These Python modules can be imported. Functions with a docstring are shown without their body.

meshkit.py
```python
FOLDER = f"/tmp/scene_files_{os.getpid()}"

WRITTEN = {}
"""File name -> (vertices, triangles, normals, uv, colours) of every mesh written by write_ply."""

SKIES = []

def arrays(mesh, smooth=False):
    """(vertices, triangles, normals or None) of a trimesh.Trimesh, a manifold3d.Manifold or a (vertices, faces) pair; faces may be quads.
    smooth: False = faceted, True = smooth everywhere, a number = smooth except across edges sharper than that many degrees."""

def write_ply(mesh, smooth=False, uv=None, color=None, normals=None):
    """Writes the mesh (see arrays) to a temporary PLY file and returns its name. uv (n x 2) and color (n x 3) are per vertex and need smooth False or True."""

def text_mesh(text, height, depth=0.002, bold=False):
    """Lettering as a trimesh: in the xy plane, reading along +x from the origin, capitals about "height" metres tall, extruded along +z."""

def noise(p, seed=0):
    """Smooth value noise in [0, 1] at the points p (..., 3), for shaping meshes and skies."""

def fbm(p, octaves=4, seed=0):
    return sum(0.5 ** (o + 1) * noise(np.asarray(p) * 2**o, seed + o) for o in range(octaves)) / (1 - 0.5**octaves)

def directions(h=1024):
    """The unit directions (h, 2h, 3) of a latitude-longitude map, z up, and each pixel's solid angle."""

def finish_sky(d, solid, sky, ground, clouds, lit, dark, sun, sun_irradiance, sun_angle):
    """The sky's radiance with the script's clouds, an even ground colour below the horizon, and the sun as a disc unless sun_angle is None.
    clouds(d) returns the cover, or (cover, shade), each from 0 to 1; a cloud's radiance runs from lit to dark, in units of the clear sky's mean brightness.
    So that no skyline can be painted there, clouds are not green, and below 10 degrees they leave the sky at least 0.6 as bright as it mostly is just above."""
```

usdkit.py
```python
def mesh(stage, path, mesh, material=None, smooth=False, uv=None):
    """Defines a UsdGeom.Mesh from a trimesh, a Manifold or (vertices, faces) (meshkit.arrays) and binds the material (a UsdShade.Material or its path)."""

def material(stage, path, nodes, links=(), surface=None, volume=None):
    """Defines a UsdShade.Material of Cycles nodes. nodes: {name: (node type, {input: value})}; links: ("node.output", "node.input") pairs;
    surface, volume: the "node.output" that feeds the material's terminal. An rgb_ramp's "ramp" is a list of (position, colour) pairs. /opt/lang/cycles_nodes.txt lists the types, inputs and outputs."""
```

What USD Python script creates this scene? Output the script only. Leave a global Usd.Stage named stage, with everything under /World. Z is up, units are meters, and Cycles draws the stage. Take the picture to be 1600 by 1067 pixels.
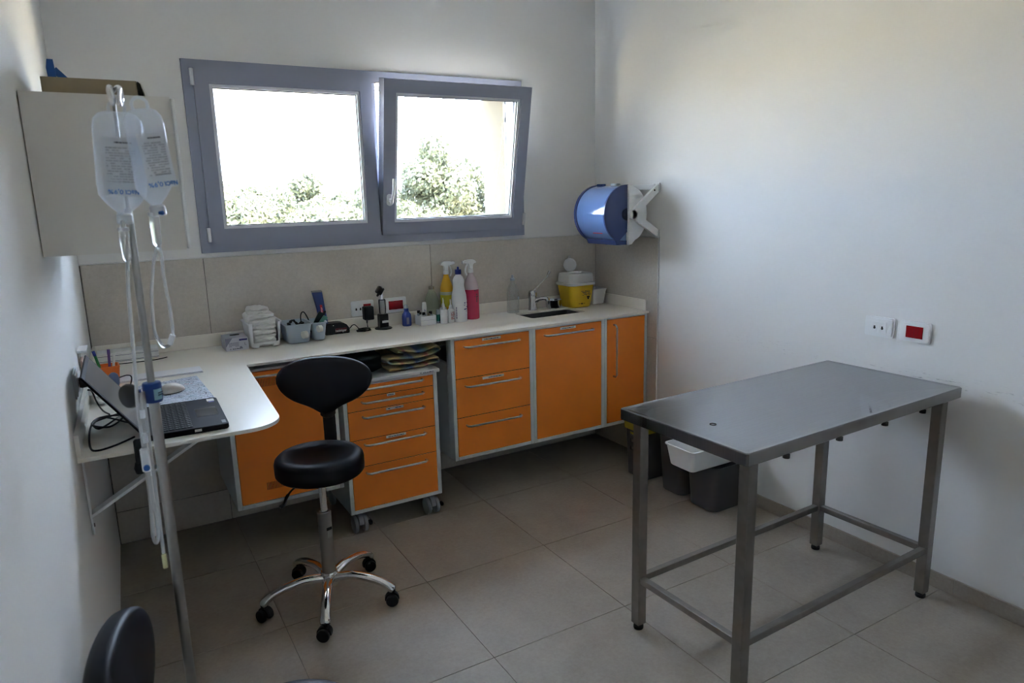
import math, random
import numpy as np, trimesh, manifold3d
from manifold3d import Manifold, CrossSection
from shapely.geometry import Polygon, box as sbox
from shapely import affinity
import usdkit, meshkit
from pxr import Usd, UsdGeom, UsdLux, UsdShade, Gf, Sdf

random.seed(7); RNG = np.random.default_rng(7)
PI = math.pi
stage = Usd.Stage.CreateInMemory()
UsdGeom.SetStageUpAxis(stage, 'Z'); UsdGeom.SetStageMetersPerUnit(stage, 1.0)
world = UsdGeom.Xform.Define(stage, '/World'); stage.SetDefaultPrim(world.GetPrim())
UsdGeom.Scope.Define(stage, '/World/Looks')

# ------------------------------------------------------------------ camera, sky, sun, exposure
RIGHT = (0.86250731, -0.50542683, -0.02499728); DOWN = (-0.12394257, -0.16309817, -0.97879376); FWD = (0.49063162, 0.847315, -0.20331727)
CAMPOS = (0.0905, -3.7265, 1.6278)
cam = UsdGeom.Camera.Define(stage, '/World/camera')
cam.CreateHorizontalApertureAttr(36.0); cam.CreateVerticalApertureAttr(36.0 * 1067 / 1600)
cam.CreateFocalLengthAttr(36.0 * 1096.8 / 1600)
cam.CreateClippingRangeAttr(Gf.Vec2f(0.03, 2000))
cam.CreateFStopAttr(5.0); cam.CreateFocusDistanceAttr(3.3)
cam.CreateExposureAttr(1.85)
cam.AddTransformOp().Set(Gf.Matrix4d(*RIGHT, 0, *[-x for x in DOWN], 0, *[-x for x in FWD], 0, *CAMPOS, 1))

SKY = 1.0
dome = UsdLux.DomeLight.Define(stage, '/World/sky')
dome.CreateIntensityAttr(3.3 * SKY); dome.CreateColorAttr(Gf.Vec3f(0.72, 0.88, 1.14))
sun = UsdLux.DistantLight.Define(stage, '/World/sun')
sun.CreateIntensityAttr(8.5 * SKY); sun.CreateNormalizeAttr(True); sun.CreateAngleAttr(0.53); sun.CreateColorAttr(Gf.Vec3f(1.0, 0.93, 0.80))
sun.AddRotateXYZOp().Set(Gf.Vec3f(42, 0, 25))      # high sun behind the house: it lights the garden, not the room

# ------------------------------------------------------------------ helpers
def lin(r, g, b):
    f = lambda c: c / 12.92 if c <= 0.04045 else ((c + 0.055) / 1.055) ** 2.4
    return tuple(f(x / 255) for x in (r, g, b))

MATS = {}
def pm(name, col, rough=0.5, metal=0.0, bump=0.0, bscale=200, var=0.0, vscale=6, **kw):
    """principled material; var: brightness variation by noise; bump: fine relief"""
    nodes = {'p': ('principled_bsdf', dict(base_color=col, roughness=rough, metallic=metal, **kw))}
    links = []
    if var or bump:
        nodes['tc'] = ('texture_coordinate', {})
    if var:
        nodes['n'] = ('noise_texture', dict(scale=vscale, detail=5.0, roughness=0.6))
        nodes['r'] = ('rgb_ramp', {'ramp': [(0.3, tuple(c * (1 - var) for c in col)), (0.7, tuple(min(1, c * (1 + var)) for c in col))]})
        links += [('tc.object', 'n.vector'), ('n.fac', 'r.fac'), ('r.color', 'p.base_color')]
    if bump:
        nodes['bn'] = ('noise_texture', dict(scale=bscale, detail=3.0))
        nodes['b'] = ('bump', dict(strength=bump, distance=0.002))
        links += [('tc.object', 'bn.vector'), ('bn.fac', 'b.height'), ('b.normal', 'p.normal')]
    MATS[name] = usdkit.material(stage, '/World/Looks/' + name, nodes, links, surface='p.BSDF')
    return MATS[name]

GROUPS = {'garden_bush': 'bushes outside the window', 'medicine_vial': 'vials in the small white box', 'squeeze_bottle': 'small white bottles on the counter', 'spray_bottle': 'spray bottles on the counter', 'pen': 'pens in the orange cup',
          'waste_bin': 'dark grey waste bins by the right wall', 'cabinet': 'wall-hung orange cabinets', 'work_stool': 'black work stools', 'infusion_bottle': 'bottles on the infusion stand', 'drip_line': 'drip lines of the infusion stand', 'storage_bin': 'pale blue bins on the counter'}
USED = {}
def uniq(parent, name):
    k = parent + '/' + name
    n = USED.get(k, 0); USED[k] = n + 1
    return k if n == 0 else f'{k}_{n:03d}'
def cdata(prim, **kw):
    for k, v in kw.items():
        if v is not None: prim.SetCustomDataByKey(k, v)
def place(x, loc, rz=0, mat=None):
    if mat is not None:
        x.AddTransformOp().Set(Gf.Matrix4d(*[float(v) for v in np.asarray(mat).T.ravel()])); return
    x.AddTranslateOp().Set(Gf.Vec3d(*map(float, loc)))
    if rz: x.AddRotateZOp().Set(float(rz))
def thing(name, label, cat, loc=(0, 0, 0), rz=0, group=None, kind=None, mat=None):
    p = uniq('/World', name); x = UsdGeom.Xform.Define(stage, p); place(x, loc, rz, mat)
    cdata(x.GetPrim(), label=label, category=cat, group=group or GROUPS.get(name), kind=kind); return p
def part(parent, name, mesh, mat, smooth=30, label=None, kind=None):
    p = uniq(parent, name); usdkit.mesh(stage, p, mesh, MATS[mat], smooth=smooth)
    cdata(stage.GetPrimAtPath(p), label=label, kind=kind); return p
def single(name, mesh, mat, label, cat, loc=(0, 0, 0), rz=0, group=None, smooth=30, kind=None):
    p = uniq('/World', name); m = usdkit.mesh(stage, p, mesh, MATS[mat], smooth=smooth); place(m, loc, rz)
    cdata(m.GetPrim(), label=label, category=cat, group=group, kind=kind); return p
def struct(name, label=None):
    p = '/World/' + name; x = UsdGeom.Xform.Define(stage, p); cdata(x.GetPrim(), kind='structure', label=label, category=name.split('_')[0]); return p
def copyof(src, loc, rz=0, label=None, group=None):
    sp = stage.GetPrimAtPath(src); was = sp.GetCustomData()
    base = src.split('/')[-1]
    if base[-4:-3] == '_' and base[-3:].isdigit(): base = base[:-4]
    p = uniq('/World', base); x = UsdGeom.Xform.Define(stage, p); x.GetPrim().GetReferences().AddInternalReference(src)
    x.ClearXformOpOrder(); 
    t = x.GetTranslateOp() if hasattr(x, 'GetTranslateOp') else None
    x.GetPrim().GetAttribute('xformOp:translate').Set(Gf.Vec3d(*map(float, loc))) if x.GetPrim().HasAttribute('xformOp:translate') else None
    ops = []
    op = UsdGeom.XformOp(x.GetPrim().GetAttribute('xformOp:translate')); ops.append(op)
    if x.GetPrim().HasAttribute('xformOp:rotateZ'):
        op2 = UsdGeom.XformOp(x.GetPrim().GetAttribute('xformOp:rotateZ'))
    else:
        op2 = x.AddRotateZOp()
    op2.Set(float(rz)); x.SetXformOpOrder([op, op2])
    cdata(x.GetPrim(), label=label or was.get('label'), category=was.get('category'), group=group or was.get('group'))
    x.GetPrim().SetInstanceable(True); return p

cat = trimesh.util.concatenate
def T(m, x=0, y=0, z=0):
    m = m.copy(); m.apply_translation((x, y, z)); return m
def Rz(m, a): m = m.copy(); m.apply_transform(trimesh.transformations.rotation_matrix(math.radians(a), (0, 0, 1))); return m
def Rx(m, a): m = m.copy(); m.apply_transform(trimesh.transformations.rotation_matrix(math.radians(a), (1, 0, 0))); return m
def Ry(m, a): m = m.copy(); m.apply_transform(trimesh.transformations.rotation_matrix(math.radians(a), (0, 1, 0))); return m
def RX(m, a, p): m = m.copy(); m.apply_transform(trimesh.transformations.rotation_matrix(math.radians(a), (1, 0, 0), p)); return m
def box(x0, x1, y0, y1, z0, z1, b=0.0015):
    x0, x1 = min(x0, x1), max(x0, x1); y0, y1 = min(y0, y1), max(y0, y1); z0, z1 = min(z0, z1), max(z0, z1)
    b = min(b, (x1 - x0) / 3, (y1 - y0) / 3, (z1 - z0) / 3)
    if b <= 0: return trimesh.creation.box(bounds=[(x0, y0, z0), (x1, y1, z1)])
    pts = []
    for sx, sy, sz in np.ndindex(2, 2, 2):
        c = np.array([(x0, x1)[sx], (y0, y1)[sy], (z0, z1)[sz]]); d = np.array([1 - 2 * sx, 1 - 2 * sy, 1 - 2 * sz]) * b
        for k in range(3):
            q = c + d; q[k] = c[k]; pts.append(q)
    return trimesh.convex.convex_hull(np.array(pts))
def cyl(p0, p1, r, n=20, r1=None):
    p0, p1 = np.array(p0, float), np.array(p1, float); return tube([p0, p1], r if r1 is None else [r, r1], n)
def smoothpath(pts, k=6):
    pts = np.array(pts, float); n = len(pts); out = []
    for i in range(n - 1):
        a, b, c, d = pts[max(i - 1, 0)], pts[i], pts[i + 1], pts[min(i + 2, n - 1)]
        for t in np.linspace(0, 1, k, endpoint=False):
            out.append(0.5 * ((2 * b) + (c - a) * t + (2 * a - 5 * b + 4 * c - d) * t * t + (3 * b - a - 3 * c + d) * t ** 3))
    out.append(pts[-1]); return np.array(out)
def tube(pts, r, n=10, squash=None):
    """closed round tube along pts; r one radius or one per point; squash=(a,b) scales the two cross axes"""
    P = np.array(pts, float); m = len(P); r = np.broadcast_to(np.asarray(r, float), m)
    tan = np.gradient(P, axis=0); tan /= np.maximum(np.linalg.norm(tan, axis=1, keepdims=True), 1e-12)
    up = np.array([0, 0, 1.0]) if abs(tan[0][2]) < 0.9 else np.array([1.0, 0, 0])
    N = np.zeros_like(P); b = np.cross(tan[0], up); b /= np.linalg.norm(b); N[0] = b
    for i in range(1, m):
        v = N[i - 1] - tan[i] * np.dot(N[i - 1], tan[i]); l = np.linalg.norm(v); N[i] = v / l if l > 1e-9 else N[i - 1]
    B = np.cross(tan, N); a = np.arange(n) * 2 * PI / n; sa, sb = squash or (1, 1)
    V = (P[:, None] + r[:, None, None] * (sa * np.cos(a)[None, :, None] * N[:, None] + sb * np.sin(a)[None, :, None] * B[:, None])).reshape(-1, 3)
    F = []
    for i in range(m - 1):
        for j in range(n):
            k = (j + 1) % n; F += [(i * n + j, i * n + k, (i + 1) * n + k), (i * n + j, (i + 1) * n + k, (i + 1) * n + j)]
    V = np.vstack([V, P[0], P[-1]]); c0, c1 = m * n, m * n + 1
    for j in range(n):
        k = (j + 1) % n; F += [(c0, k, j), (c1, (m - 1) * n + j, (m - 1) * n + k)]
    t = trimesh.Trimesh(V, F, process=False)
    if t.volume < 0: t.invert()
    return t
def lathe(prof, n=28):
    """prof: (radius, z) from bottom to top; closed at both ends"""
    V, F = [], []; a = np.arange(n) * 2 * PI / n
    for r, z in prof: V += [(r * math.cos(t), r * math.sin(t), z) for t in a]
    m = len(prof)
    for i in range(m - 1):
        for j in range(n):
            k = (j + 1) % n; F += [(i * n + j, i * n + k, (i + 1) * n + k), (i * n + j, (i + 1) * n + k, (i + 1) * n + j)]
    V += [(0, 0, prof[0][1]), (0, 0, prof[-1][1])]
    for j in range(n):
        k = (j + 1) % n; F += [(m * n, k, j), (m * n + 1, (m - 1) * n + j, (m - 1) * n + k)]
    return trimesh.Trimesh(V, F, process=False)
def loft(rings):
    """closed solid through rings of equal point count"""
    n = len(rings[0]); V = np.vstack([np.asarray(r, float) for r in rings]); F = []; m = len(rings)
    for i in range(m - 1):
        for j in range(n):
            k = (j + 1) % n; F += [(i * n + j, i * n + k, (i + 1) * n + k), (i * n + j, (i + 1) * n + k, (i + 1) * n + j)]
    V = np.vstack([V, np.mean(rings[0], 0), np.mean(rings[-1], 0)])
    for j in range(n):
        k = (j + 1) % n; F += [(m * n, k, j), (m * n + 1, (m - 1) * n + j, (m - 1) * n + k)]
    t = trimesh.Trimesh(V, F, process=False)
    if t.volume < 0: t.invert()
    return t
def torus_loft(rings):
    """closed band: the rings follow its cross-section and the last joins the first"""
    n = len(rings[0]); m = len(rings); V = np.vstack(rings); F = []
    for i in range(m):
        for j in range(n):
            k = (j + 1) % n; a, b = i * n, ((i + 1) % m) * n; F += [(a + j, a + k, b + k), (a + j, b + k, b + j)]
    t = trimesh.Trimesh(V, F, process=False)
    if t.volume < 0: t.invert()
    return t
def rrect(w, d, r, n=5):
    r = min(r, w / 2 - 1e-4, d / 2 - 1e-4); out = []
    for cx, cy, a0 in ((w / 2 - r, d / 2 - r, 0), (-w / 2 + r, d / 2 - r, 90), (-w / 2 + r, -d / 2 + r, 180), (w / 2 - r, -d / 2 + r, 270)):
        for t in np.linspace(a0, a0 + 90, n): out.append((cx + r * math.cos(math.radians(t)), cy + r * math.sin(math.radians(t))))
    return np.array(out)
def ring(w, d, r, z, cx=0, cy=0, n=5): 
    q = rrect(w, d, r, n); return np.c_[q[:, 0] + cx, q[:, 1] + cy, np.full(len(q), z)]
def tub(w0, d0, w1, d1, h, t=0.003, r=0.02, lip=0.008, cx=0, cy=0, liph=0.006):
    """open box tapering from (w0,d0) at the bottom to (w1,d1) at the top, with a rim"""
    R = []
    R.append(ring(w0 - .01, d0 - .01, r, 0, cx, cy)); R.append(ring(w0, d0, r, .005, cx, cy))
    R.append(ring(w1, d1, r, h - liph, cx, cy)); R.append(ring(w1 + 2 * lip, d1 + 2 * lip, r + lip, h - liph, cx, cy)); R.append(ring(w1 + 2 * lip, d1 + 2 * lip, r + lip, h, cx, cy))
    R.append(ring(w1 - 2 * t, d1 - 2 * t, r - t, h, cx, cy)); R.append(ring(w0 - 2 * t, d0 - 2 * t, r - t, .006, cx, cy))
    R.append(ring((w0 - 2 * t) * .5, (d0 - 2 * t) * .5, r * .5, .0055, cx, cy))
    return loft(R)
def extr(poly, z0, z1):
    if not isinstance(poly, Polygon): poly = Polygon(poly)
    return T(trimesh.creation.extrude_polygon(poly, z1 - z0, engine='earcut'), 0, 0, z0)
def extr_y(pts, y0, y1):
    """polygon in (x,z) extruded from y0 to y1"""
    m = extr(pts, 0, y1 - y0); v = m.vertices.copy(); m.vertices = np.c_[v[:, 0], v[:, 2] + y0, v[:, 1]]; m.invert() if m.volume < 0 else None; return m
def extr_x(pts, x0, x1):
    """polygon in (y,z) extruded from x0 to x1"""
    m = extr(pts, 0, x1 - x0); v = m.vertices.copy(); m.vertices = np.c_[v[:, 2] + x0, v[:, 0], v[:, 1]]; m.invert() if m.volume < 0 else None; return m
def text(s, h, depth=0.0006, bold=False, center=True):
    m = meshkit.text_mesh(s, h, depth, bold)
    if center:
        c = m.bounds.mean(0); m.apply_translation((-c[0], -c[1], 0))
    return m
def face_front(m): return Rx(m, 90)          # text in the xy plane turned to stand in xz, facing -y
def dashes(w, h, rows, seed, fill=.7, t=0.0006):
    """illegible print: rows of short dashes over w x h in the xy plane"""
    g = random.Random(seed); out = []; rh = h / rows
    for i in range(rows):
        x = -w / 2; y = h / 2 - (i + .5) * rh
        while x < w / 2 - .001:
            l = min(g.uniform(.06, .22) * w, w / 2 - x)
            if g.random() < fill and l > .0008: out.append(trimesh.creation.box(bounds=[(x, y - rh * .25, 0), (x + l * .85, y + rh * .25, t)]))
            x += l
    return cat(out)
def bl(m, **k): return m
def union(ms): return Manifold.batch_boolean([man(m) for m in ms], manifold3d.OpType.Add)
def man(m):
    return Manifold(manifold3d.Mesh(np.asarray(m.vertices, np.float32), np.asarray(m.faces, np.uint32)))
def tri(M):
    k = M.to_mesh(); return trimesh.Trimesh(k.vert_properties[:, :3], k.tri_verts, process=False)
# ------------------------------------------------------------------ materials
pm('wall_paint', (.80, .793, .773), .75, bump=.06, bscale=90)
pm('ceiling_paint', (.88, .88, .87), .8)
pm('grout', (.16, .15, .135), .9)
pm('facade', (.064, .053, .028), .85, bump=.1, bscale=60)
pm('ground_earth', (.64, .53, .35), .95, var=.25, vscale=.8)
pm('white_trim', (.75, .75, .74), .4)
pm('frame_grey', lin(146, 151, 168), .38)
pm('bead_grey', (.74, .76, .79), .3)
pm('gasket', (.03, .03, .03), .6)
pm('white_plastic', (.84, .85, .85), .35)
pm('hinge_white', (.7, .71, .73), .35)
pm('worktop_white', (.87, .825, .74), .28)
pm('carcass', (.66, .68, .68), .4)
pm('orange_front', lin(252, 140, 42), .42, bump=.04, bscale=300, var=.05, vscale=4)
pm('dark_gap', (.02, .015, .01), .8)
pm('steel', (.56, .55, .53), .22, 1.0)
pm('steel_brushed', (.29, .276, .258), .34, 1.0, var=.10, vscale=18)
pm('chrome', (.72, .72, .73), .08, 1.0)
pm('black_vinyl', (.006, .006, .010), .46, bump=.08, bscale=420, specular_ior_level=.22)
pm('orange_dark', lin(120, 60, 18), .6)
pm('black_plastic', (.010, .010, .012), .45, specular_ior_level=.28)
pm('black_rubber', (.02, .02, .022), .6)
pm('grey_caster', (.27, .28, .30), .5)
pm('chrome_tap', (.48, .48, .49), .10, 1.0)
pm('grey_bin', (.075, .075, .082), .45)
pm('label_white', (.72, .71, .69), .5)
pm('print_dark', (.05, .05, .07), .6)
pm('print_blue', lin(40, 90, 160), .6)
pm('print_red', lin(170, 30, 40), .6)
pm('paper', (.76, .77, .80), .6)
pm('cardboard', lin(150, 138, 116), .85, var=.08, vscale=14)
pm('red_switch', lin(150, 20, 30), .25)
pm('red_dark', lin(110, 14, 24), .3)
def tilemat(name, a, b):
    usd = usdkit.material(stage, '/World/Looks/' + name, {
        'g': ('geometry', {}), 'o': ('object_info', {}),
        'n': ('noise_texture', dict(scale=3.2, detail=7.0, roughness=.62, distortion=.4)),
        'n2': ('noise_texture', dict(scale=70.0, detail=4.0, roughness=.7)),
        'm': ('mix', dict(mix_type='mix', fac=.42)),
        'r': ('rgb_ramp', {'ramp': [(.33, a), (.5, tuple((x + y) / 2 for x, y in zip(a, b))), (.68, b)]}),
        'mr': ('map_range', dict(from_min=.3, from_max=.7, to_min=.36, to_max=.55)),
        'bp': ('bump', dict(strength=.12, distance=.002)),
        'p': ('principled_bsdf', dict(roughness=.45, specular_ior_level=.4))},
        [('g.position', 'n.vector'), ('g.position', 'n2.vector'), ('n.color', 'm.color1'), ('n2.color', 'm.color2'), ('m.color', 'r.fac'), ('r.color', 'p.base_color'),
         ('n.fac', 'mr.value'), ('mr.result', 'p.roughness'), ('n2.fac', 'bp.height'), ('bp.normal', 'p.normal')], surface='p.BSDF')
    MATS[name] = usd
tilemat('floor_tile', (.275, .237, .192), (.43, .382, .325))
tilemat('wall_tile', (.46, .42, .362), (.66, .61, .54))
# window pane: fresnel mix of clear and mirror, so that daylight passes
def facing(lo, hi, p):
    """a view-angle mix that is the same from both sides of the surface: lo face-on to hi edge-on"""
    return {'lw': ('layer_weight', dict(blend=.5)), 'pw': ('math', dict(math_type='power', value2=p)), 'f': ('map_range', dict(from_min=0.0, from_max=1.0, to_min=lo, to_max=hi))}, [('lw.facing', 'pw.value1'), ('pw.value', 'f.value')]
FN, FL = facing(.10, .95, 1.8)
MATS['pane'] = usdkit.material(stage, '/World/Looks/pane', {**FN, 't': ('transparent_bsdf', dict(color=(.96, .97, .97))), 'g': ('glossy_bsdf', dict(color=(1, 1, 1), roughness=.0)), 'm': ('mix_closure', {})},
    FL + [('f.result', 'm.fac'), ('t.BSDF', 'm.closure1'), ('g.BSDF', 'm.closure2')], surface='m.closure')
# white wall with the scuffs that the examination table left
MATS['wall_scuffed'] = usdkit.material(stage, '/World/Looks/wall_scuffed', {
    'g': ('geometry', {}), 's': ('separate_xyz', {}), 'mp': ('mapping', dict(scale=(1, 7, 60))), 'n': ('noise_texture', dict(scale=2.0, detail=4.0, roughness=.75)),
    'dz': ('math', dict(math_type='subtract', value2=.862)), 'ab': ('math', dict(math_type='absolute')), 'band': ('map_range', dict(from_min=.0, from_max=.045, to_min=1.0, to_max=.0, clamp=True)),
    'nm': ('map_range', dict(from_min=.60, from_max=.68, to_min=0.0, to_max=1.0, clamp=True)), 'mu': ('math', dict(math_type='multiply')),
    'y': ('map_range', dict(from_min=-1.15, from_max=-1.3, to_min=0.0, to_max=.75, clamp=True)), 'mu2': ('math', dict(math_type='multiply')),
    'c': ('mix', dict(mix_type='mix', color1=(.80, .793, .773), color2=(.22, .21, .20))), 'p': ('principled_bsdf', dict(roughness=.75)),
    'bn': ('noise_texture', dict(scale=90.0, detail=3.0)), 'b': ('bump', dict(strength=.06, distance=.002))},
    [('g.position', 's.vector'), ('g.position', 'mp.vector'), ('mp.vector', 'n.vector'), ('s.z', 'dz.value1'), ('dz.value', 'ab.value1'), ('ab.value', 'band.value'), ('n.fac', 'nm.value'),
     ('band.result', 'mu.value1'), ('nm.result', 'mu.value2'), ('s.y', 'y.value'), ('mu.value', 'mu2.value1'), ('y.result', 'mu2.value2'), ('mu2.value', 'c.fac'), ('c.color', 'p.base_color'),
     ('g.position', 'bn.vector'), ('bn.fac', 'b.height'), ('b.normal', 'p.normal')], surface='p.BSDF')

# ------------------------------------------------------------------ room shell
XR, YF, ZC = 2.902, -4.5, 2.95            # right wall, front wall (behind the camera), ceiling
WL = 0.028                                 # the left wall is not quite square to the back wall: x = WL * y
WX0, WX1, WZ0, WZ1 = .545, 2.318, 1.425, 2.25     # window opening
fl = struct('floor', 'beige-grey stone-look floor tiles in a square grid')
part(fl, 'grout_bed', box(-.3, XR + .2, YF - .1, .3, -.08, -.003, 0), 'grout', smooth=False)
gx = [-.6645 + .6 * i for i in range(8)]; gy = [.064 - .6 * i for i in range(10)]
for i in range(7):
    for j in range(9):
        x0, x1, y1, y0 = max(gx[i], -.125), min(gx[i + 1], XR), min(gy[j], 0.0), max(gy[j + 1], YF)
        if x1 - x0 < .02 or y1 - y0 < .02: continue
        part(fl, 'tile', box(x0 + .0011, x1 - .0011, y0 + .0011, y1 - .0011, -.02, 0, .0004), 'floor_tile', smooth=False)
wb = struct('wall_back', 'white back wall with a tiled dado behind the worktop')
def holed(x0, x1, z0, z1, y0, y1):
    P = Polygon([(x0, z0), (x1, z0), (x1, z1), (x0, z1)], [[(WX0, WZ0), (WX1, WZ0), (WX1, WZ1), (WX0, WZ1)]])
    return extr_y(P, y0, y1)
part(wb, 'plaster', holed(-.3, XR + .3, -.08, ZC + .1, .004, .10), 'wall_paint', smooth=False)
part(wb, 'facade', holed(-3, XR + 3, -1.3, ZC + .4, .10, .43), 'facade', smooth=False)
tx = [0.004, .5195, 1.7205, XR - .006]; tz = [0.001, .168, .768, 1.368]
for i in range(3):
    for j in range(3):
        part(wb, 'tile', box(tx[i] + .0012, tx[i + 1] - .0012, -.004, .006, tz[j] + .0012, tz[j + 1] - .0012, .001), 'wall_tile', smooth=False)
part(wb, 'grout_bed', box(.0, XR, -.0015, .0062, .0, 1.366, 0), 'grout', smooth=False)
part(wb, 'trim_strip', box(.0, XR, -.0045, .006, 1.3685, 1.373, .0005), 'white_trim')
wr = struct('wall_right', 'white right wall with a tiled return beside the worktop')
part(wr, 'plaster', box(XR, XR + .2, YF - .1, .1, -.08, ZC + .1, 0), 'wall_scuffed', smooth=False)
for j in range(3):
    part(wr, 'tile', box(XR - .007, XR + .004, -.607, -.0045, tz[j] + .0012, tz[j + 1] - .0012, .001), 'wall_tile', smooth=False)
part(wr, 'grout_bed', box(XR - .0035, XR + .003, -.605, -.0045, .0, 1.366, 0), 'grout', smooth=False)
part(wr, 'trim_strip', cat([box(XR - .0085, XR + .003, -.612, -.6075, .001, 1.373, .0008), box(XR - .0085, XR + .003, -.6075, -.004, 1.3685, 1.373, .0008)]), 'white_trim')
wl = struct('wall_left', 'white left wall beside the desk')
part(wl, 'plaster', extr([(0, .004), (WL * (YF - .1), YF - .1), (-.4, YF - .1), (-.4, .004)], -.08, ZC + .1), 'wall_paint', smooth=False)
wf = struct('wall_front'); part(wf, 'plaster', box(-.4, XR + .2, YF - .2, YF, -.08, ZC + .1, 0), 'wall_paint', smooth=False)
ce = struct('ceiling'); part(ce, 'plaster', box(-.4, XR + .2, YF - .2, .1, ZC, ZC + .1, 0), 'ceiling_paint', smooth=False)
bb = struct('baseboard_right', 'tile skirting along the right wall')
ys = [-.6125, -1.19, -1.79, -2.39, -2.99, -3.59, -4.19, YF]
for a, b in zip(ys, ys[1:]): part(bb, 'tile', box(XR - .009, XR + .002, b + .0008, a - .0008, .001, .068, .001), 'floor_tile', smooth=False)

# ------------------------------------------------------------------ window: grey frame, left sash shut, right sash tilted in at the top
w1 = struct('window_1', 'wide grey two-sash window, right sash tilted open')
def frame(x0, x1, z0, z1, t, y0, y1, tl=None, tr=None, tb=None, tt=None):
    tl, tr, tb, tt = (v if v is not None else t for v in (tl, tr, tb, tt))
    # mitred: four prisms
    o = [(x0, z0), (x1, z0), (x1, z1), (x0, z1)]; i = [(x0 + tl, z0 + tb), (x1 - tr, z0 + tb), (x1 - tr, z1 - tt), (x0 + tl, z1 - tt)]
    return cat([extr_y([o[k], o[(k + 1) % 4], i[(k + 1) % 4], i[k]], y0, y1) for k in range(4)])
part(w1, 'casing', frame(.517, 2.348, 1.391, 2.284, .062, -.014, .07), 'frame_grey', smooth=False)
part(w1, 'mullion', box(1.405, 1.448, -.004, .066, 1.45, 2.225, .002), 'frame_grey')
GW = 0.066
def sash(name, x0, x1, z0, z1, ya, yb, ang, hinges, handle):
    piv = (0, ya + .02, z0)
    rot = lambda m: RX(m, ang, piv)
    s = part(w1, name, rot(cat([frame(x0, x1, z0, z1, GW, ya, yb), ])), 'frame_grey', smooth=False, label=None)
    part(s, 'glazing_bead', rot(frame(x0 + GW, x1 - GW, z0 + GW, z1 - GW, .015, ya + .010, ya + .024)), 'bead_grey', smooth=False)
    part(s, 'gasket', rot(frame(x0 + GW + .0145, x1 - GW - .0145, z0 + GW + .0145, z1 - GW - .0145, .004, ya + .02, ya + .03)), 'gasket', smooth=False)
    part(s, 'pane', rot(box(x0 + GW, x1 - GW, ya + .026, ya + .030, z0 + GW, z1 - GW, 0)), 'pane', smooth=False)
    for hx, hz0, hz1 in hinges:
        part(s, 'hinge', rot(cat([cyl((hx, ya - .008, hz0), (hx, ya - .008, hz1), .009, 14), cyl((hx, ya - .008, hz0 + .012), (hx, ya - .008, hz0 + .015), .0098, 14)])) if ang else cat([cyl((hx, ya - .008, hz0), (hx, ya - .008, hz1), .009, 14), cyl((hx, ya - .008, hz0 + .012), (hx, ya - .008, hz0 + .015), .0098, 14)]), 'hinge_white')
    if handle:
        hx, hz = handle
        h = cat([T(extr_y(rrect(.030, .062, .013) , ya - .010, ya + .002), hx, 0, hz), cyl((hx, ya - .008, hz), (hx, ya - .040, hz), .010, 14),
                 tube(smoothpath([(hx, ya - .036, hz - .012), (hx, ya - .044, hz + .01), (hx + .006, ya - .046, hz + .055), (hx + .007, ya - .044, hz + .118)], 4), [.010] * 4 + [.0095] * 8 + [.009], 12, (1, .7))])
        part(s, 'handle', rot(h), 'white_plastic')
    return s
sash('sash', .562, 1.424, 1.437, 2.243, -.028, .044, 0, [(.556, 1.444, 1.512), (.556, 2.165, 2.24)], None)
sash('sash', 1.436, 2.318, 1.437, 2.243, -.028, .044, 11.0, [(2.325, 1.46, 1.53)], (1.470, 1.630))
part(w1, 'stay_arm', tube([(1.445, -.02, 2.225), (1.47, -.165, 2.215)], .004, 8), 'steel')
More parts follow.
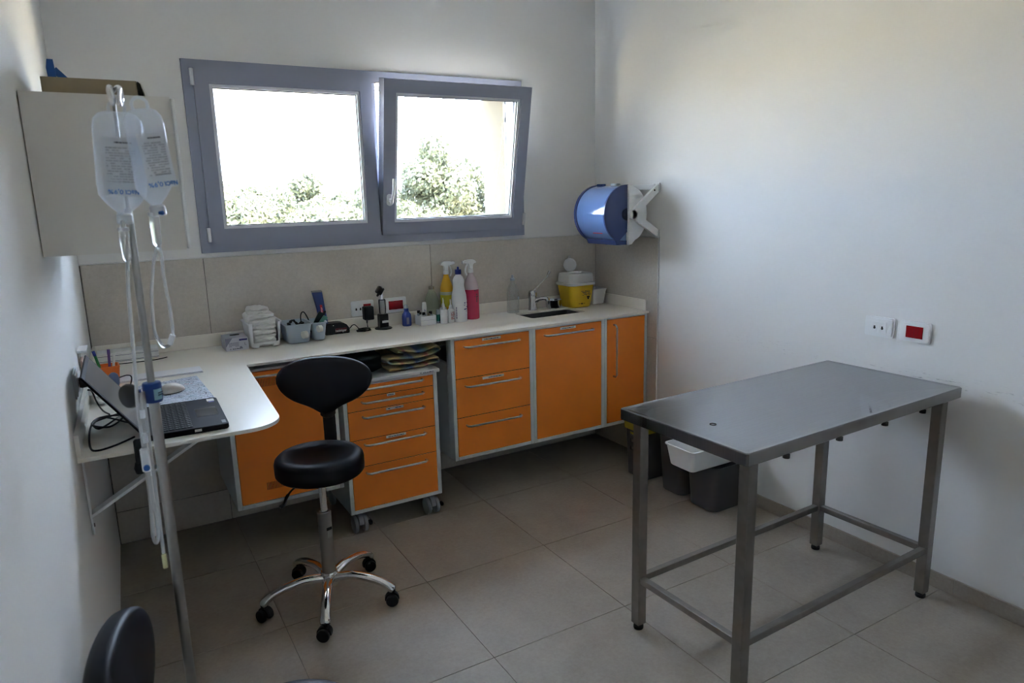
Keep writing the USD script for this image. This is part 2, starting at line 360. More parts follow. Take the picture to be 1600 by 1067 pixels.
part(w1, 'sill_cap', box(WX0, WX1, .07, .45, WZ0 - .02, WZ0 + .002, .002), 'white_trim')
part(w1, 'shutter_guide', cat([box(2.288, 2.317, .072, .10, 1.43, 2.245, .001), box(2.284, 2.30, .075, .095, 2.12, 2.15, .001), box(2.284, 2.30, .075, .095, 1.47, 1.49, .001)]), 'white_trim')
part(w1, 'shutter_slot', cat([box(2.286, 2.2885, .076, .084, 1.43, 2.245, 0), box(2.278, 2.288, .07, .09, 2.165, 2.20, .001), box(2.28, 2.288, .074, .086, 2.06, 2.085, .001)]), 'gasket')
part(w1, 'shutter_cord', tube(smoothpath([(2.278, .085, 2.17), (2.27, .10, 1.95), (2.235, .12, 1.7), (2.21, .13, 1.54), (2.235, .12, 1.44)], 6), .0016, 6), 'cardboard')

# ------------------------------------------------------------------ garden outside
MATS['leaf'] = usdkit.material(stage, '/World/Looks/leaf', {'o': ('geometry', {}), 'r': ('rgb_ramp', {'ramp': [(0, (.090, .098, .054)), (.5, (.125, .131, .080)), (1, (.17, .167, .112))]}),
    'd': ('principled_bsdf', dict(roughness=.55)), 't': ('translucent_bsdf', {}), 'm': ('mix_closure', dict(fac=.35))},
    [('o.random_per_island', 'r.fac'), ('r.color', 'd.base_color'), ('r.color', 't.color'), ('d.BSDF', 'm.closure1'), ('t.BSDF', 'm.closure2')], surface='m.closure')
pm('steel_pole', (.36, .35, .33), .36, 1.0)
pm('bark', (.20, .15, .10), .9)
p = '/World/garden_ground'; usdkit.mesh(stage, p, box(-60, 80, .6, 120, -1.6, -1.3, 0), MATS['ground_earth']); cdata(stage.GetPrimAtPath(p), kind='structure', label='dry sunlit ground outside the window', category='ground')
def crown(c, rad, n, g, flat=1.0):
    out = []; V, F = [], []
    blobs = [(np.array(c) + rad * np.array([g.normal() * .5, g.normal() * .45, g.normal() * .35 * flat]), rad * g.uniform(.3, .52)) for _ in range(18)]
    for k in range(n):
        b, r = blobs[g.integers(len(blobs))]; d = g.normal(size=3); d /= np.linalg.norm(d); q = b + d * r * g.uniform(.6, 1.05)
        u = g.normal(size=3); u /= np.linalg.norm(u); v = np.cross(u, d); v /= max(np.linalg.norm(v), 1e-6); s = g.uniform(.03, .06)
        i = len(V); V += [q - u * s, q + v * s * .5, q + u * s, q - v * s * .5]; F += [(i, i + 1, i + 2), (i, i + 2, i + 3)]
    return trimesh.Trimesh(V, F, process=False)
trees = [(1.75, 8.6, 1.05, .66, 'low rounded bush at the left end of the left window pane'), (2.62, 9.3, 1.3, .66, 'tallest bush of the left window pane'), (3.35, 8.3, 1.05, .62, 'bush in the middle of the left window pane'),
         (4.25, 9.2, 1.25, .66, 'bush at the right end of the left window pane'), (5.0, 8.4, .95, .60, 'low bush behind the window handle'), (6.15, 9.2, 1.75, .80, 'taller tree standing in the right window pane'), (6.35, 7.7, .95, .60, 'low bush in front of the taller tree'),
         (2.2, 10.4, 1.2, .7, 'bush in the gap between the rounded bush and the tallest one'), (3.9, 10.4, 1.35, .7, 'hazy bush at the back, between the middle and right bushes of the left pane'),
         (7.55, 9.0, 1.15, .66, 'bush right of the taller tree, beside the yellow reveal')]
for i, (x, y, zc, r, lab) in enumerate(trees):
    tall = 'tree' in lab and 'bush' not in lab; g = np.random.default_rng(100 + i)
    t = thing('garden_tree' if tall else 'garden_bush', lab, 'tree' if tall else 'bush', (x, y, -1.3))
    part(t, 'crown', crown((0, 0, zc + 1.3), r * 1.05, 20000, g, 1.1 if tall else .8), 'leaf', smooth=False)
    part(t, 'trunk', tube([(0, 0, -.05), (.05, .03, .7), (.02, 0, zc + 1.3)], [.11, .08, .05], 8), 'bark')
# ------------------------------------------------------------------ fitted furniture
ZW = .93                                            # worktop height
wtop = Polygon([(.004, -.006), (.004 + WL * 1.478 * -1, -1.484)] + [(.43 + .11 * math.sin(t), -1.484 + .11 - .11 * math.cos(t)) for t in np.linspace(0, PI / 2, 10)] + [(.583, -.552), (.589, -.54), (XR - .0095, -.54), (XR - .0095, -.006)])
sink_hole = Polygon(rrect(.385, .205, .02)); sink_hole = affinity.translate(sink_hole, 2.393, -.222)
t = thing('worktop', 'long white L-shaped worktop with desk end, upstand and sink cutout', 'worktop')
part(t, 'slab', extr(wtop.difference(sink_hole), .918, ZW), 'worktop_white', smooth=False)
part(t, 'support_board', extr(Polygon([(.03, -1.43), (.42, -1.43), (.515, -1.36), (.515, -.60), (.03, -.60)]), .902, .918), 'carcass', smooth=False)
part(t, 'upstand', cat([box(.006, XR - .0095, -.018, -.0062, ZW, .995, .002), box(XR - .020, XR - .0095, -.515, -.018, ZW, .995, .002)]), 'worktop_white')
part(t, 'side_upstand', extr([(.0055, -.0185), (-.0385, -1.47), (-.0265, -1.47), (.0175, -.0185)], ZW, .995), 'worktop_white', smooth=False)
sk = affinity.translate(Polygon(rrect(.381, .201, .022)), 2.393, -.222)
sb = tub(.30, .14, .379, .199, .16, t=.004, r=.025, lip=-.001, liph=.004)
part(t, 'sink_basin', T(sb, 2.393, -.222, ZW - .014 - .15), 'sink_shaded') if False else None
pm('sink_shaded', (.10, .10, .10), .35, .6)  # steel with the shade inside the basin put into its colour
def basin(cx, cy):
    R = [ring(.387, .207, .022, .9175, cx, cy), ring(.383, .203, .021, .9178, cx, cy), ring(.36, .18, .03, .80, cx, cy), ring(.30, .12, .03, .79, cx, cy), ring(.05, .05, .024, .788, cx, cy)]
    O = [ring(.06, .06, .024, .784, cx, cy), ring(.32, .14, .03, .786, cx, cy), ring(.37, .19, .03, .797, cx, cy), ring(.391, .211, .024, .9165, cx, cy)]
    return loft(O + R)
t = thing('sink', 'rectangular undermount steel sink, coloured dark for its shade, in the white worktop', 'sink')
part(t, 'basin', basin(2.393, -.222), 'sink_shaded', smooth=25)
part(t, 'drain', T(lathe([(.0, 0), (.026, 0), (.026, .004), (.018, .005), (.016, .002), (0, .002)], 20), 2.393, -.222, .789), 'chrome')

def handle(x0, x1, z, y0, proud=.030, vertical=False, r=.0058):
    """bar handle with bent ends, from (x0,z) to (x1,z) (or down from z to x1 when vertical), standing proud of the front at y0"""
    if vertical: pts = [(x0, y0 + .002, z), (x0, y0 - proud * .6, z), (x0, y0 - proud, z - .012), (x0, y0 - proud, x1 + .012), (x0, y0 - proud * .6, x1), (x0, y0 + .002, x1)]
    else: pts = [(x0, y0 + .002, z), (x0, y0 - proud * .6, z), (x0 + .012, y0 - proud, z), (x1 - .012, y0 - proud, z), (x1, y0 - proud * .6, z), (x1, y0 + .002, z)]
    return tube(pts, r, 10)
def carcass(x0, x1, yf, yb, z0, z1, t=.02, tt=.012, tb=.018, open_top=False):
    if open_top: sides = [box(a, a + t, yf, yf + .06, z0, z1) for a in (x0, x1 - t)] + [box(a, a + t, yf + .06, yb, z0, .775) for a in (x0, x1 - t)]
    else: sides = [box(x0, x0 + t, yf, yb, z0, z1), box(x1 - t, x1, yf, yb, z0, z1)]
    return cat(sides + [box(x0 + t, x1 - t, yf, yb, z0, z0 + tb), box(x0 + t, x1 - t, yf, yf + .06 if open_top else yb, z1 - tt, z1), box(x0 + t, x1 - t, yb - .012, yb, z0 + tb, .775 if open_top else z1 - tt)])
def label_strip(front, x, z, w, h, yf, seed):
    l = part(front, 'label_strip', box(x - w / 2, x + w / 2, yf - .0016, yf + .001, z - h / 2, z + h / 2, .0003), 'label_white', label='small white printed label')
    part(l, 'print', T(face_front(dashes(w * .78, h * .55, 1, seed, .9)), x, yf - .0016, z), 'print_dark', smooth=False)
def fronts(t, x0, x1, yf, zs, kind, hs, labels=()):
    for (za, zb), (zc, zd) in zip(zs, zs[1:]): part(t, 'seal_strip', box(x0, x1, yf + .0015, yf + .019, zd - .0003, za + .0003, 0), 'dark_gap', smooth=False)  # dark strip standing in for the shade in the gap between drawers
    for i, (za, zb) in enumerate(zs):
        d = part(t, kind, box(x0, x1, yf, yf + .018, za + .0003, zb - .0003, .0004), 'orange_front')
        part(d, 'handle', hs[i], 'steel')
        for (k, x, z, w, h, sd) in labels:
            if k == i: label_strip(d, x, z, w, h, yf, sd)
YF0 = -.525
# left unit: one tall louvred door
t = thing('cabinet', 'white wall-hung cabinet with one orange door with two vent grilles, under the desk corner', 'cabinet')
part(t, 'carcass', carcass(.486, .977, YF0, -.006, .255, .9015), 'carcass')
d = part(t, 'door', box(.509, .956, YF0, YF0 + .018, .276, .886, .0012), 'orange_front')
part(d, 'handle', handle(.597, .80, .870, YF0), 'steel')
for zc in (.834, .345):
    sl = [box(.622 + i * .0068, .6248 + i * .0068, YF0 - .0006, YF0 + .003, zc - .018, zc + .018, 0) for i in range(18)]
    part(d, 'vent_grille', cat(sl), 'orange_dark', smooth=False, kind='stuff')
# right units
def unit(name, label, x0, x1, tl, tr):
    t = thing(name, label, 'cabinet'); part(t, 'carcass', carcass(x0, x1, YF0, -.006, .255, .9175, open_top='sink' in label or 'narrow' in label), 'carcass')
    part(t, 'backing', box(x0 + .022, x1 - .022, YF0 + .0195, YF0 + .024, .276, .904, 0), 'dark_gap', smooth=False); return t
t = unit('drawer_cabinet', 'white wall-hung cabinet with three orange drawers, left of the sink', 1.581, 2.074, .02, .02)
fronts(t, 1.603, 2.052, YF0, [(.701, .9035), (.489, .698), (.275, .486)], 'drawer', [handle(1.655, 1.985, .868, YF0), handle(1.655, 1.985, .657, YF0), handle(1.655, 1.985, .442, YF0)],
       [(0, 1.819, .893, .112, .013, 1), (1, 1.823, .684, .13, .013, 2)])
t = unit('cabinet', 'white wall-hung cabinet with one wide orange door below the sink', 2.0745, 2.567, .02, .02)
fronts(t, 2.0965, 2.545, YF0, [(.275, .9035)], 'door', [handle(2.152, 2.478, .868, YF0)], [(0, 2.31, .893, .106, .013, 3)])
t = unit('cabinet', 'narrow white wall-hung cabinet with a slim orange door and upright handle, in the right corner', 2.5675, XR - .0095, .02, .02)
fronts(t, 2.5895, XR - .0315, YF0, [(.275, .9035)], 'door', [handle(2.637, .56, .872, YF0, vertical=True)])

# drawer trolley on castors
pm('orange_trolley', lin(246, 132, 40), .42, bump=.04, bscale=300, var=.05, vscale=4)
t = thing('drawer_trolley', 'white trolley on castors with five orange drawers under the worktop', 'trolley')
X0, X1, Y0 = .993, 1.482, -.555
part(t, 'carcass', carcass(X0, X1, Y0, -.06, .112, .768, .02, .012, .018), 'carcass')
part(t, 'top_board', box(X0 - .012, X1 + .012, Y0 - .012, -.05, .768, .786, .003), 'carcass')
part(t, 'backing', box(X0 + .022, X1 - .022, Y0 + .0195, Y0 + .024, .13, .756, 0), 'dark_gap', smooth=False)
part(t, 'print', T(face_front(dashes(.075, .007, 1, 9, .8)), 1.425, Y0 - .0121, .776), 'print_dark', smooth=False)
hx = [(1.085, 1.40)] * 5
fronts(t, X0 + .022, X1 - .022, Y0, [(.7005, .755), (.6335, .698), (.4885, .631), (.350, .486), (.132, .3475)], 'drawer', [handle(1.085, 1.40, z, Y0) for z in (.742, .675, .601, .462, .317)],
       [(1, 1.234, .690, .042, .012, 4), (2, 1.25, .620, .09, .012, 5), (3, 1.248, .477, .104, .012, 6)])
for cx, cy, br in ((X0 + .05, Y0 + .05, 1), (X1 - .05, Y0 + .05, 1), (X0 + .05, -.11, 0), (X1 - .05, -.11, 0)):
    c = part(t, 'castor', cat([cyl((cx, cy, .094), (cx, cy, .113), .018, 16), box(cx - .03, cx + .03, cy - .03, cy + .03, .108, .1125, .001),
        extr_x([(cy - .012 + .040 * math.cos(a), .055 + .042 * math.sin(a)) for a in np.linspace(-.1, PI + .1, 12)], cx - .012, cx + .012)]), 'grey_caster')
    for s in (-1, 1):
        part(c, 'wheel', T(Ry(lathe([(0, -.012), (.033, -.011), (.0425, -.008), (.043, .0), (.0425, .008), (.033, .011), (0, .012)], 26), 90), cx + s * .024, cy - .012, .0432), 'grey_caster', smooth=50)
    if br: part(c, 'brake_lever', box(cx + .036, cx + .052, cy - .06, cy - .034, .045, .064, .004), 'black_plastic')

# white wall bracket under the desk end
t = thing('desk_bracket', 'white slanted steel bracket carrying the desk end from the left wall', 'bracket')
yb = -1.33; xw = WL * yb + .002
part(t, 'wall_leg', box(xw, xw + .006, yb - .02, yb + .02, .64, .9, .001), 'white_plastic')
part(t, 'shelf_arm', box(xw, .33, yb - .02, yb + .02, .896, .9018, .001), 'white_plastic')
dv = np.array([.31 - xw - .006, 0, .89 - .70]); dn = np.array([-dv[2], 0, dv[0]]) / np.linalg.norm(dv) * .0045
part(t, 'brace', extr_y([(xw + .004 + dn[0], .70 + dn[2]), (xw + .004 - dn[0], .70 - dn[2]), (.31 - dn[0], .893 - dn[2]), (.31 + dn[0], .893 + dn[2])], yb - .02, yb + .02), 'white_plastic', smooth=False)
part(t, 'screw', cyl((xw + .005, yb, .665), (xw + .009, yb, .665), .006, 10), 'steel')

# wall cabinet over the desk
t = thing('wall_cabinet', 'white wall cabinet fixed to the left wall above the desk', 'cabinet')
part(t, 'carcass', box(-.017, .292, -1.49, -.72, 1.504, 1.92, .002), 'cab_white') if False else None
pm('cab_white', lin(224, 221, 214), .45)
part(t, 'carcass', extr([(WL * -1.50 + .003, -1.50), (.3085, -1.50), (.3085, -.78), (WL * -.78 + .003, -.78)], 1.500, 1.9175), 'cab_white', smooth=False)
part(t, 'door', box(.309, .3205, -1.5, -.782, 1.502, 1.9155, .0038), 'white_plastic')
t = thing('cardboard_tray', 'flat grey-brown cardboard tray lying on top of the wall cabinet', 'box', (.0, 0, 1.918))
bx0, bx1, by0, by1, bh = .008, .243, -1.33, -.95, .062
part(t, 'tray', cat([box(bx0, bx1, by0, by1, .0, .004, .001), box(bx0, bx1, by0, by0 + .004, 0, bh, .001), box(bx0, bx1, by1 - .004, by1, 0, bh, .001), box(bx0, bx0 + .004, by0, by1, 0, bh, .001), box(bx1 - .004, bx1, by0, by1, 0, bh, .001)]), 'cardboard')
t = thing('rolled_poster', 'rolled dark and white sheet beside the cardboard tray on the wall cabinet', 'paper', (0, 0, 1.918))
part(t, 'sheet', extr_y([(.2455, .001), (.263, .001), (.252, .055), (.2455, .061)], -1.33, -1.0), 'black_plastic', smooth=False)
part(t, 'white_edge', extr_y([(.264, .001), (.276, .001), (.266, .03), (.253, .059), (.2525, .055), (.260, .03)], -1.33, -1.0), 'label_white', smooth=False)
pm('blue_plastic', lin(30, 90, 165), .4)
pm('yellow_tag', lin(190, 185, 110), .6)
t = thing('blue_clamp', 'blue plastic spring clamp sticking up out of the cardboard tray', 'clamp', (0, 0, 1.918))
part(t, 'jaw', extr_y([(.028, .0045), (.044, .0045), (.046, .07), (.043, .118), (.028, .118), (.024, .095)], -1.27, -1.255), 'blue_plastic', smooth=False)
part(t, 'arm', extr_y([(.040, .09), (.048, .10), (.098, .045), (.088, .038), (.044, .078)], -1.2545, -1.242), 'blue_plastic', smooth=False)
t = single('yellow_tag', box(.012, .062, -1.235, -1.233, .0045, .072, .0005), 'yellow_tag', 'pale yellow slip standing in the cardboard tray behind the blue clamp', 'paper', (0, 0, 1.918))

# ------------------------------------------------------------------ steel table
t = thing('examination_table', 'brushed stainless steel examination table on four square legs', 'table', (2.236, -2.098, 0), 1.6)
TL, TW, TZ = 1.205, .567, .875
def tabletop():
    R = []; w, d = TL, TW
    R += [ring(w - .03, d - .03, .006, TZ - .012, n=2), ring(w - .03, d - .03, .006, TZ - .042, n=2), ring(w - .006, d - .006, .006, TZ - .042, n=2), ring(w, d, .006, TZ - .039, n=2), ring(w, d, .006, TZ - .003, n=2), ring(w - .006, d - .006, .006, TZ, n=2), ring(w - .05, d - .05, .006, TZ - .0035, n=2), ring(w * .5, d * .5, .006, TZ - .005, n=2)]
    return loft(R)
MATS['table_top'] = usdkit.material(stage, '/World/Looks/table_top', {'tc': ('texture_coordinate', {}), 'mp': ('mapping', dict(scale=(1.2, 70, 1))), 'n': ('noise_texture', dict(scale=6.0, detail=4.0)),
    'n2': ('noise_texture', dict(scale=5.0, detail=4.0)), 'mr': ('map_range', dict(from_min=.3, from_max=.7, to_min=.045, to_max=.085)), 'r': ('rgb_ramp', {'ramp': [(.3, (.30, .305, .315)), (.7, (.35, .355, .365))]}),
    'b': ('bump', dict(strength=.03, distance=.001)), 'p': ('principled_bsdf', dict(metallic=1.0, roughness=.2))},
    [('tc.object', 'mp.vector'), ('mp.vector', 'n.vector'), ('tc.object', 'n2.vector'), ('n2.fac', 'mr.value'), ('mr.result', 'p.roughness'), ('n.fac', 'r.fac'), ('r.color', 'p.base_color'), ('n.fac', 'b.height'), ('b.normal', 'p.normal')], surface='p.BSDF')
part(t, 'tabletop', tabletop(), 'table_top', smooth=20)
part(t, 'drain_hole', T(lathe([(.0, -.004), (.011, -.004), (.0115, .0006), (.008, .0008), (.007, -.002), (0, -.002)], 20), -.467, -.028, TZ - .0035), 'dark_gap')
lx, ly = TL / 2 - .062, TW / 2 - .045
for sx in (-1, 1):
    for sy in (-1, 1):
        l = part(t, 'leg', box(sx * lx - .02, sx * lx + .02, sy * ly - .02, sy * ly + .02, .022, TZ - .013, .002), 'steel_brushed')
        part(l, 'levelling_foot', T(lathe([(.0, .0), (.018, .0), (.019, .003), (.019, .012), (.016, .016), (.016, .0215), (0, .0215)], 20), sx * lx, sy * ly, 0), 'black_rubber')
for sy in (-1, 1): part(t, 'stretcher', box(-lx + .02, lx - .02, sy * ly - .0125, sy * ly + .0125, .195, .220, .0015), 'steel_brushed')
for sx in (-1, 1): part(t, 'stretcher', box(sx * lx - .0125, sx * lx + .0125, -ly + .0125, ly - .0125, .195, .220, .0015), 'steel_brushed')
for bxx in (-.40, -.13, .13, .37):
    part(t, 'bolt', T(lathe([(0, 0), (.011, 0), (.011, .012), (.005, .012), (.005, .034), (0, .034)], 14), bxx, -TW / 2 + .019, TZ - .062), 'black_rubber')
# ------------------------------------------------------------------ stools
def cushion(outline, th, bow=.0):
    """upholstered pad in the xz plane, front towards -y: outline is a list of (x,z); rounded rim, slightly domed faces"""
    o = np.array(outline, float); c = o.mean(0); R = []
    prof = [(.02, .50), (.55, .50), (.80, .485), (.93, .42), (.985, .30), (1.0, .12), (1.0, -.12), (.985, -.30), (.93, -.42), (.80, -.485), (.55, -.5), (.02, -.5)]
    for s, y in prof:
        q = c + (o - c) * s
        R.append(np.c_[q[:, 0], y * th + bow * (q[:, 0] - c[0]) ** 2 * -1, q[:, 1]])
    return loft(R)
def stool(label, loc, rz, hs, leg0, tilt=8, back=(.0, .235), group=None, dz=.245):
    """saddle-round work stool: local +y is the side of the backrest; hs = height of the seat top"""
    t = thing('work_stool', label, 'stool', loc, rz, group)
    r = .174
    part(t, 'seat', lathe([(0, hs - .085), (r - .03, hs - .086), (r - .008, hs - .083), (r - .001, hs - .074), (r, hs - .055), (r, hs - .028), (r - .0035, hs - .016), (r - .016, hs - .004), (r - .04, hs), (r - .075, hs - .006), (r * .35, hs - .014), (0, hs - .016)], 48), 'black_vinyl', smooth=50)
    part(t, 'seat_plate', cat([box(-.075, .075, -.075, .075, hs - .098, hs - .085, .004), T(lathe([(0, 0), (.024, 0), (.03, .05), (0, .05)], 20), 0, 0, hs - .14)]), 'black_plastic')
    ht = .40 * hs / .65 + .0
    part(t, 'gas_piston', cyl((0, 0, ht - .02), (0, 0, hs - .10), .0145, 20), 'chrome')
    col = part(t, 'column', lathe([(0, .135), (.027, .135), (.0275, .14), (.0275, ht - .004), (.026, ht), (.018, ht), (.018, ht - .03), (0, ht - .03)], 28), 'steel_pole')
    part(col, 'rating_plate', T(Rz(box(-.012, .012, -.0285, -.0272, 0, .012, .0003), 18 - rz), 0, 0, ht - .075), 'black_plastic')
    part(col, 'sticker', T(Rz(box(-.010, .012, -.0284, -.0272, -.032, -.002, .0003), 18 - rz), 0, 0, ht - .075), 'label_grey')
    part(t, 'star_hub', lathe([(0, .075), (.033, .075), (.036, .082), (.036, .125), (.031, .138), (0, .138)], 28), 'chrome')
    for k in range(5):
        a = leg0 + 72 * k
        pts = smoothpath([(.02, 0, .108), (.10, 0, .122), (.19, 0, .108), (.245, 0, .086), (.268, 0, .064)], 5)
        rr = np.interp(np.linspace(0, 1, len(pts)), [0, .3, .75, .92, 1], [.024, .020, .019, .022, .020])
        part(t, 'star_leg', Rz(tube(pts, rr, 14, (1, .8)), a), 'chrome', smooth=60)
        ca, sa = math.cos(math.radians(a)), math.sin(math.radians(a)); sw = a + (40, -60, 75, 20, -35)[k]
        cx, cy = .268 * ca, .268 * sa
        hood = cat([T(Rz(extr_y([(-.006 + .029 * math.cos(b), .028 + .028 * math.sin(b)) for b in np.linspace(-.2, PI + .2, 14)], -.008, .008), sw), cx, cy, .0), cyl((cx, cy, .045), (cx, cy, .066), .009, 12)])
        c = part(t, 'castor', hood, 'black_plastic')
        for s in (-1, 1):
            w = Rx(lathe([(0, -.009), (.021, -.009), (.0245, -.006), (.0255, 0), (.0245, .006), (.021, .009), (.010, .0095), (0, .0095)], 22), 90)
            part(c, 'wheel', T(Rz(T(w, -.006, s * .0178, .0256), sw), cx, cy, 0), 'black_plastic')
    # backrest on its stem
    by, bz = back[1], hs + dz
    stem = smoothpath([(0, .03, hs - .092), (0, by - .06, hs - .095), (0, by + .005, hs - .075), (0, by + .02, hs + .0), (0, by + .012, hs + .15)], 5)
    part(t, 'back_stem', tube(stem, .019, 12, (1.4, .35)), 'black_plastic')
    bel = [(0, 0)] + [(.024 + .0035 * i + .005 * (i % 2), .011 * i) for i in range(6)] + [(0, .056)]
    part(t, 'bellows', T(Rx(lathe(bel, 20), tilt), 0, by + .006, hs + dz - .170), 'black_rubber')
    th = np.linspace(0, 2 * PI, 56, endpoint=False); out = []
    for b in th:
        c, s = math.cos(b), math.sin(b)
        x = .198 * np.sign(c) * abs(c) ** .90
        z = (.092 * abs(s) ** .95) if s >= 0 else -.120 * abs(s) ** 1.08 - .033 * math.exp(-(x / .05) ** 2) * abs(s)
        out.append((x, z))
    pad = cushion(out, .055, .25)
    part(t, 'backrest', T(Rx(pad, -tilt), 0, by - .005, bz), 'black_vinyl', smooth=60)
    lev = smoothpath([(-.03, -.02, hs - .10), (-.10, -.05, hs - .108), (-.135, -.075, hs - .128), (-.15, -.085, hs - .155), (-.168, -.092, hs - .165)], 5)
    part(t, 'height_lever', Rz(tube(lev, [.004] * 5 + [.005] * 5 + [.008] * 5 + [.009] * 5 + [.004], 8, (1, .6)), 17 - rz * .0), 'black_plastic')
    return t
pm('label_grey', (.34, .34, .33), .5)
stool('black round work stool with an oval backrest, in front of the orange trolley', (.742, -1.05, 0), -26, .65, 106 + 26)
stool('black stool cut off by the lower left frame, backrest close to the left wall', (.318, -2.335, 0), 78, .518, 23, back=(0, .312), dz=.200)

# ------------------------------------------------------------------ infusion stand with two bottles
IX, IY = .1475, -2.17
SN, SL = facing(.20, .75, 2.5)
MATS['soft_clear'] = usdkit.material(stage, '/World/Looks/soft_clear', {**SN, 't': ('transparent_bsdf', dict(color=(.93, .95, .97))), 'p': ('principled_bsdf', dict(base_color=(.80, .84, .90), roughness=.2, specular_ior_level=.6)), 'tl': ('translucent_bsdf', dict(color=(.80, .84, .92))), 'm1': ('mix_closure', dict(fac=.5)), 'm': ('mix_closure', {})},
    SL + [('f.result', 'm.fac'), ('p.BSDF', 'm1.closure1'), ('tl.BSDF', 'm1.closure2'), ('t.BSDF', 'm.closure1'), ('m1.closure', 'm.closure2')], surface='m.closure')
MATS['tube_clear'] = usdkit.material(stage, '/World/Looks/tube_clear', {'p': ('principled_bsdf', dict(base_color=(.95, .96, .97), roughness=.12, transmission_weight=.7, ior=1.25))}, surface='p.BSDF')
t = thing('infusion_stand', 'steel infusion stand with a blue height clamp, in front of the laptop desk', 'stand', (IX, IY, 0))
part(t, 'lower_tube', lathe([(0, .03), (.0102, .03), (.0102, 1.262), (.008, 1.262), (0, 1.262)], 24), 'steel_pole')
part(t, 'upper_tube', lathe([(0, 1.25), (.0070, 1.25), (.0070, 1.622), (.0055, 1.622), (.0055, 1.60), (0, 1.60)], 20), 'steel_pole')
part(t, 'hook_rod', T(lathe([(0, 1.59), (.0032, 1.59), (.0032, 1.842), (0, 1.845)], 12), .0, .002, 0), 'steel_pole')
hk = []
for s, lo in ((-1, .012), (1, .008)):
    hk.append(tube(smoothpath([(0, .002, 1.836), (s * .006, -.02, 1.842), (s * .010, -.045, 1.835), (s * .010, -.058, 1.818), (s * .006, -.066, 1.805), (s * .004, -.074, 1.815), (s * .007, -.078, 1.832)], 5), .0032, 8))
for h in hk: part(t, 'hook', T(h, .002, 0, 0), 'chrome')
cl = part(t, 'clamp', lathe([(0, 1.235), (.020, 1.235), (.0215, 1.238), (.0215, 1.276), (.020, 1.279), (0, 1.279)], 28), 'blue_collar') if False else None
pm('blue_collar', lin(24, 62, 130), .4)
cl = part(t, 'clamp', cat([lathe([(0, 1.235), (.0165, 1.237), (.0178, 1.24), (.0178, 1.274), (.0165, 1.277), (0, 1.279)], 28), cyl((-.02, .0, 1.257), (-.034, .0, 1.257), .009, 14)]), 'blue_collar')
lb = []
for i in range(8):
    a0, a1 = -1.5 + i * .12, -1.5 + (i + 1) * .12
    lb.append(extr([(.0184 * math.cos(a0), .0184 * math.sin(a0)), (.0184 * math.cos(a1), .0184 * math.sin(a1)), (.0170 * math.cos(a1), .0170 * math.sin(a1)), (.0170 * math.cos(a0), .0170 * math.sin(a0))], 1.243, 1.265))
pm('label_mint', lin(150, 190, 195), .5)
ls = part(cl, 'sticker', cat(lb), 'label_mint', smooth=False, kind='stuff')
part(cl, 'print', Rz(T(face_front(dashes(.015, .009, 2, 12, .95)), 0, -.0185, 1.255), 48), 'print_dark', smooth=False)
kn = part(t, 'clamp_knob', T(Rz(Ry(lathe([(0, 0), (.008, 0), (.0235, .006), (.0250, .012), (.023, .018), (0, .020)], 24), -90), 38), -.032, .0, 1.257), 'black_plastic', smooth=50)
part(t, 'base_plate', lathe([(0, 0), (.124, 0), (.128, .004), (.126, .012), (.10, .018), (.03, .026), (.016, .040), (0, .040)], 40), 'steel')
def infusion_bottle(label, x, y, ztop, w, d, h, rz, ry, seed, skew=0):
    """semi-rigid bottle hanging upside down: eyelet above, neck below"""
    M = trimesh.transformations.translation_matrix((x, y, ztop)) @ trimesh.transformations.rotation_matrix(math.radians(rz), (0, 0, 1)) @ trimesh.transformations.rotation_matrix(math.radians(ry), (0, 1, 0))
    t = thing('infusion_bottle', label, 'infusion bottle', mat=M, group=None)
    R = []
    for z, sx, sy in ((0, .45, .25), (-.004, .75, .6), (-.014, .95, .85), (-.03, 1, 1), (-.10, 1, 1), (-h + .05, 1, 1), (-h + .03, .95, .95), (-h + .012, .62, .8), (-h, .30, .6), (-h - .004, .27, .55)):
        R.append(ring(w * sx, d * sy, min(w * sx, d * sy) * .42, z, n=6) + np.array([skew * (z / h) ** 2, 0, 0]))
    b = part(t, 'bottle_body', loft(R), 'soft_clear', smooth=50)
    part(t, 'eyelet', T(tube(smoothpath([(-.012, 0, -.002), (-.012, 0, .012), (0, 0, .020), (.012, 0, .012), (.012, 0, -.002)], 4), .0028, 8), 0, 0, 0), 'soft_clear')
    part(t, 'neck', T(lathe([(0, -.02), (.012, -.02), (.0135, -.018), (.0135, -.004), (.011, 0), (0, 0)], 18), skew, 0, -h - .002), 'white_cap')
    zl = -.56 * h
    lab = part(t, 'label_sheet', box(-w * .36, w * .40, -d / 2 - .0006, -d / 2 + .0002, zl - h * .28, zl + h * .30, 0), 'bottle_label', smooth=False)
    up = lambda m, X, Z: T(Ry(face_front(m), 180), X, -d / 2 - .0007, Z)
    part(lab, 'lettering', up(text('NaCl 0,9%', .0072, .0004, True), w * .03, zl - h * .235), 'print_nacl', smooth=False, label='NaCl 0,9% in blue, upside down')
    part(lab, 'print', up(dashes(w * .58, h * .36, 14, seed, .8, .0003), w * .02, zl + h * .03), 'print_grey', smooth=False, kind='stuff')
    part(lab, 'heading', up(dashes(w * .34, h * .028, 1, seed + 1, 1, .0004), w * .08, zl + h * .25), 'print_dark', smooth=False, kind='stuff')
    return t
pm('print_nacl', lin(50, 125, 205), .6)
pm('white_cap', (.72, .75, .78), .3)
pm('print_grey', (.50, .51, .53), .6)
MATS['bottle_label'] = usdkit.material(stage, '/World/Looks/bottle_label', {'p': ('principled_bsdf', dict(base_color=(.68, .70, .72), roughness=.4, alpha=.55))}, surface='p.BSDF')
infusion_bottle('front infusion bottle on the stand, the wider and lower of the two', .148, -2.222, 1.794, .082, .038, .178, -4, 3, 21)
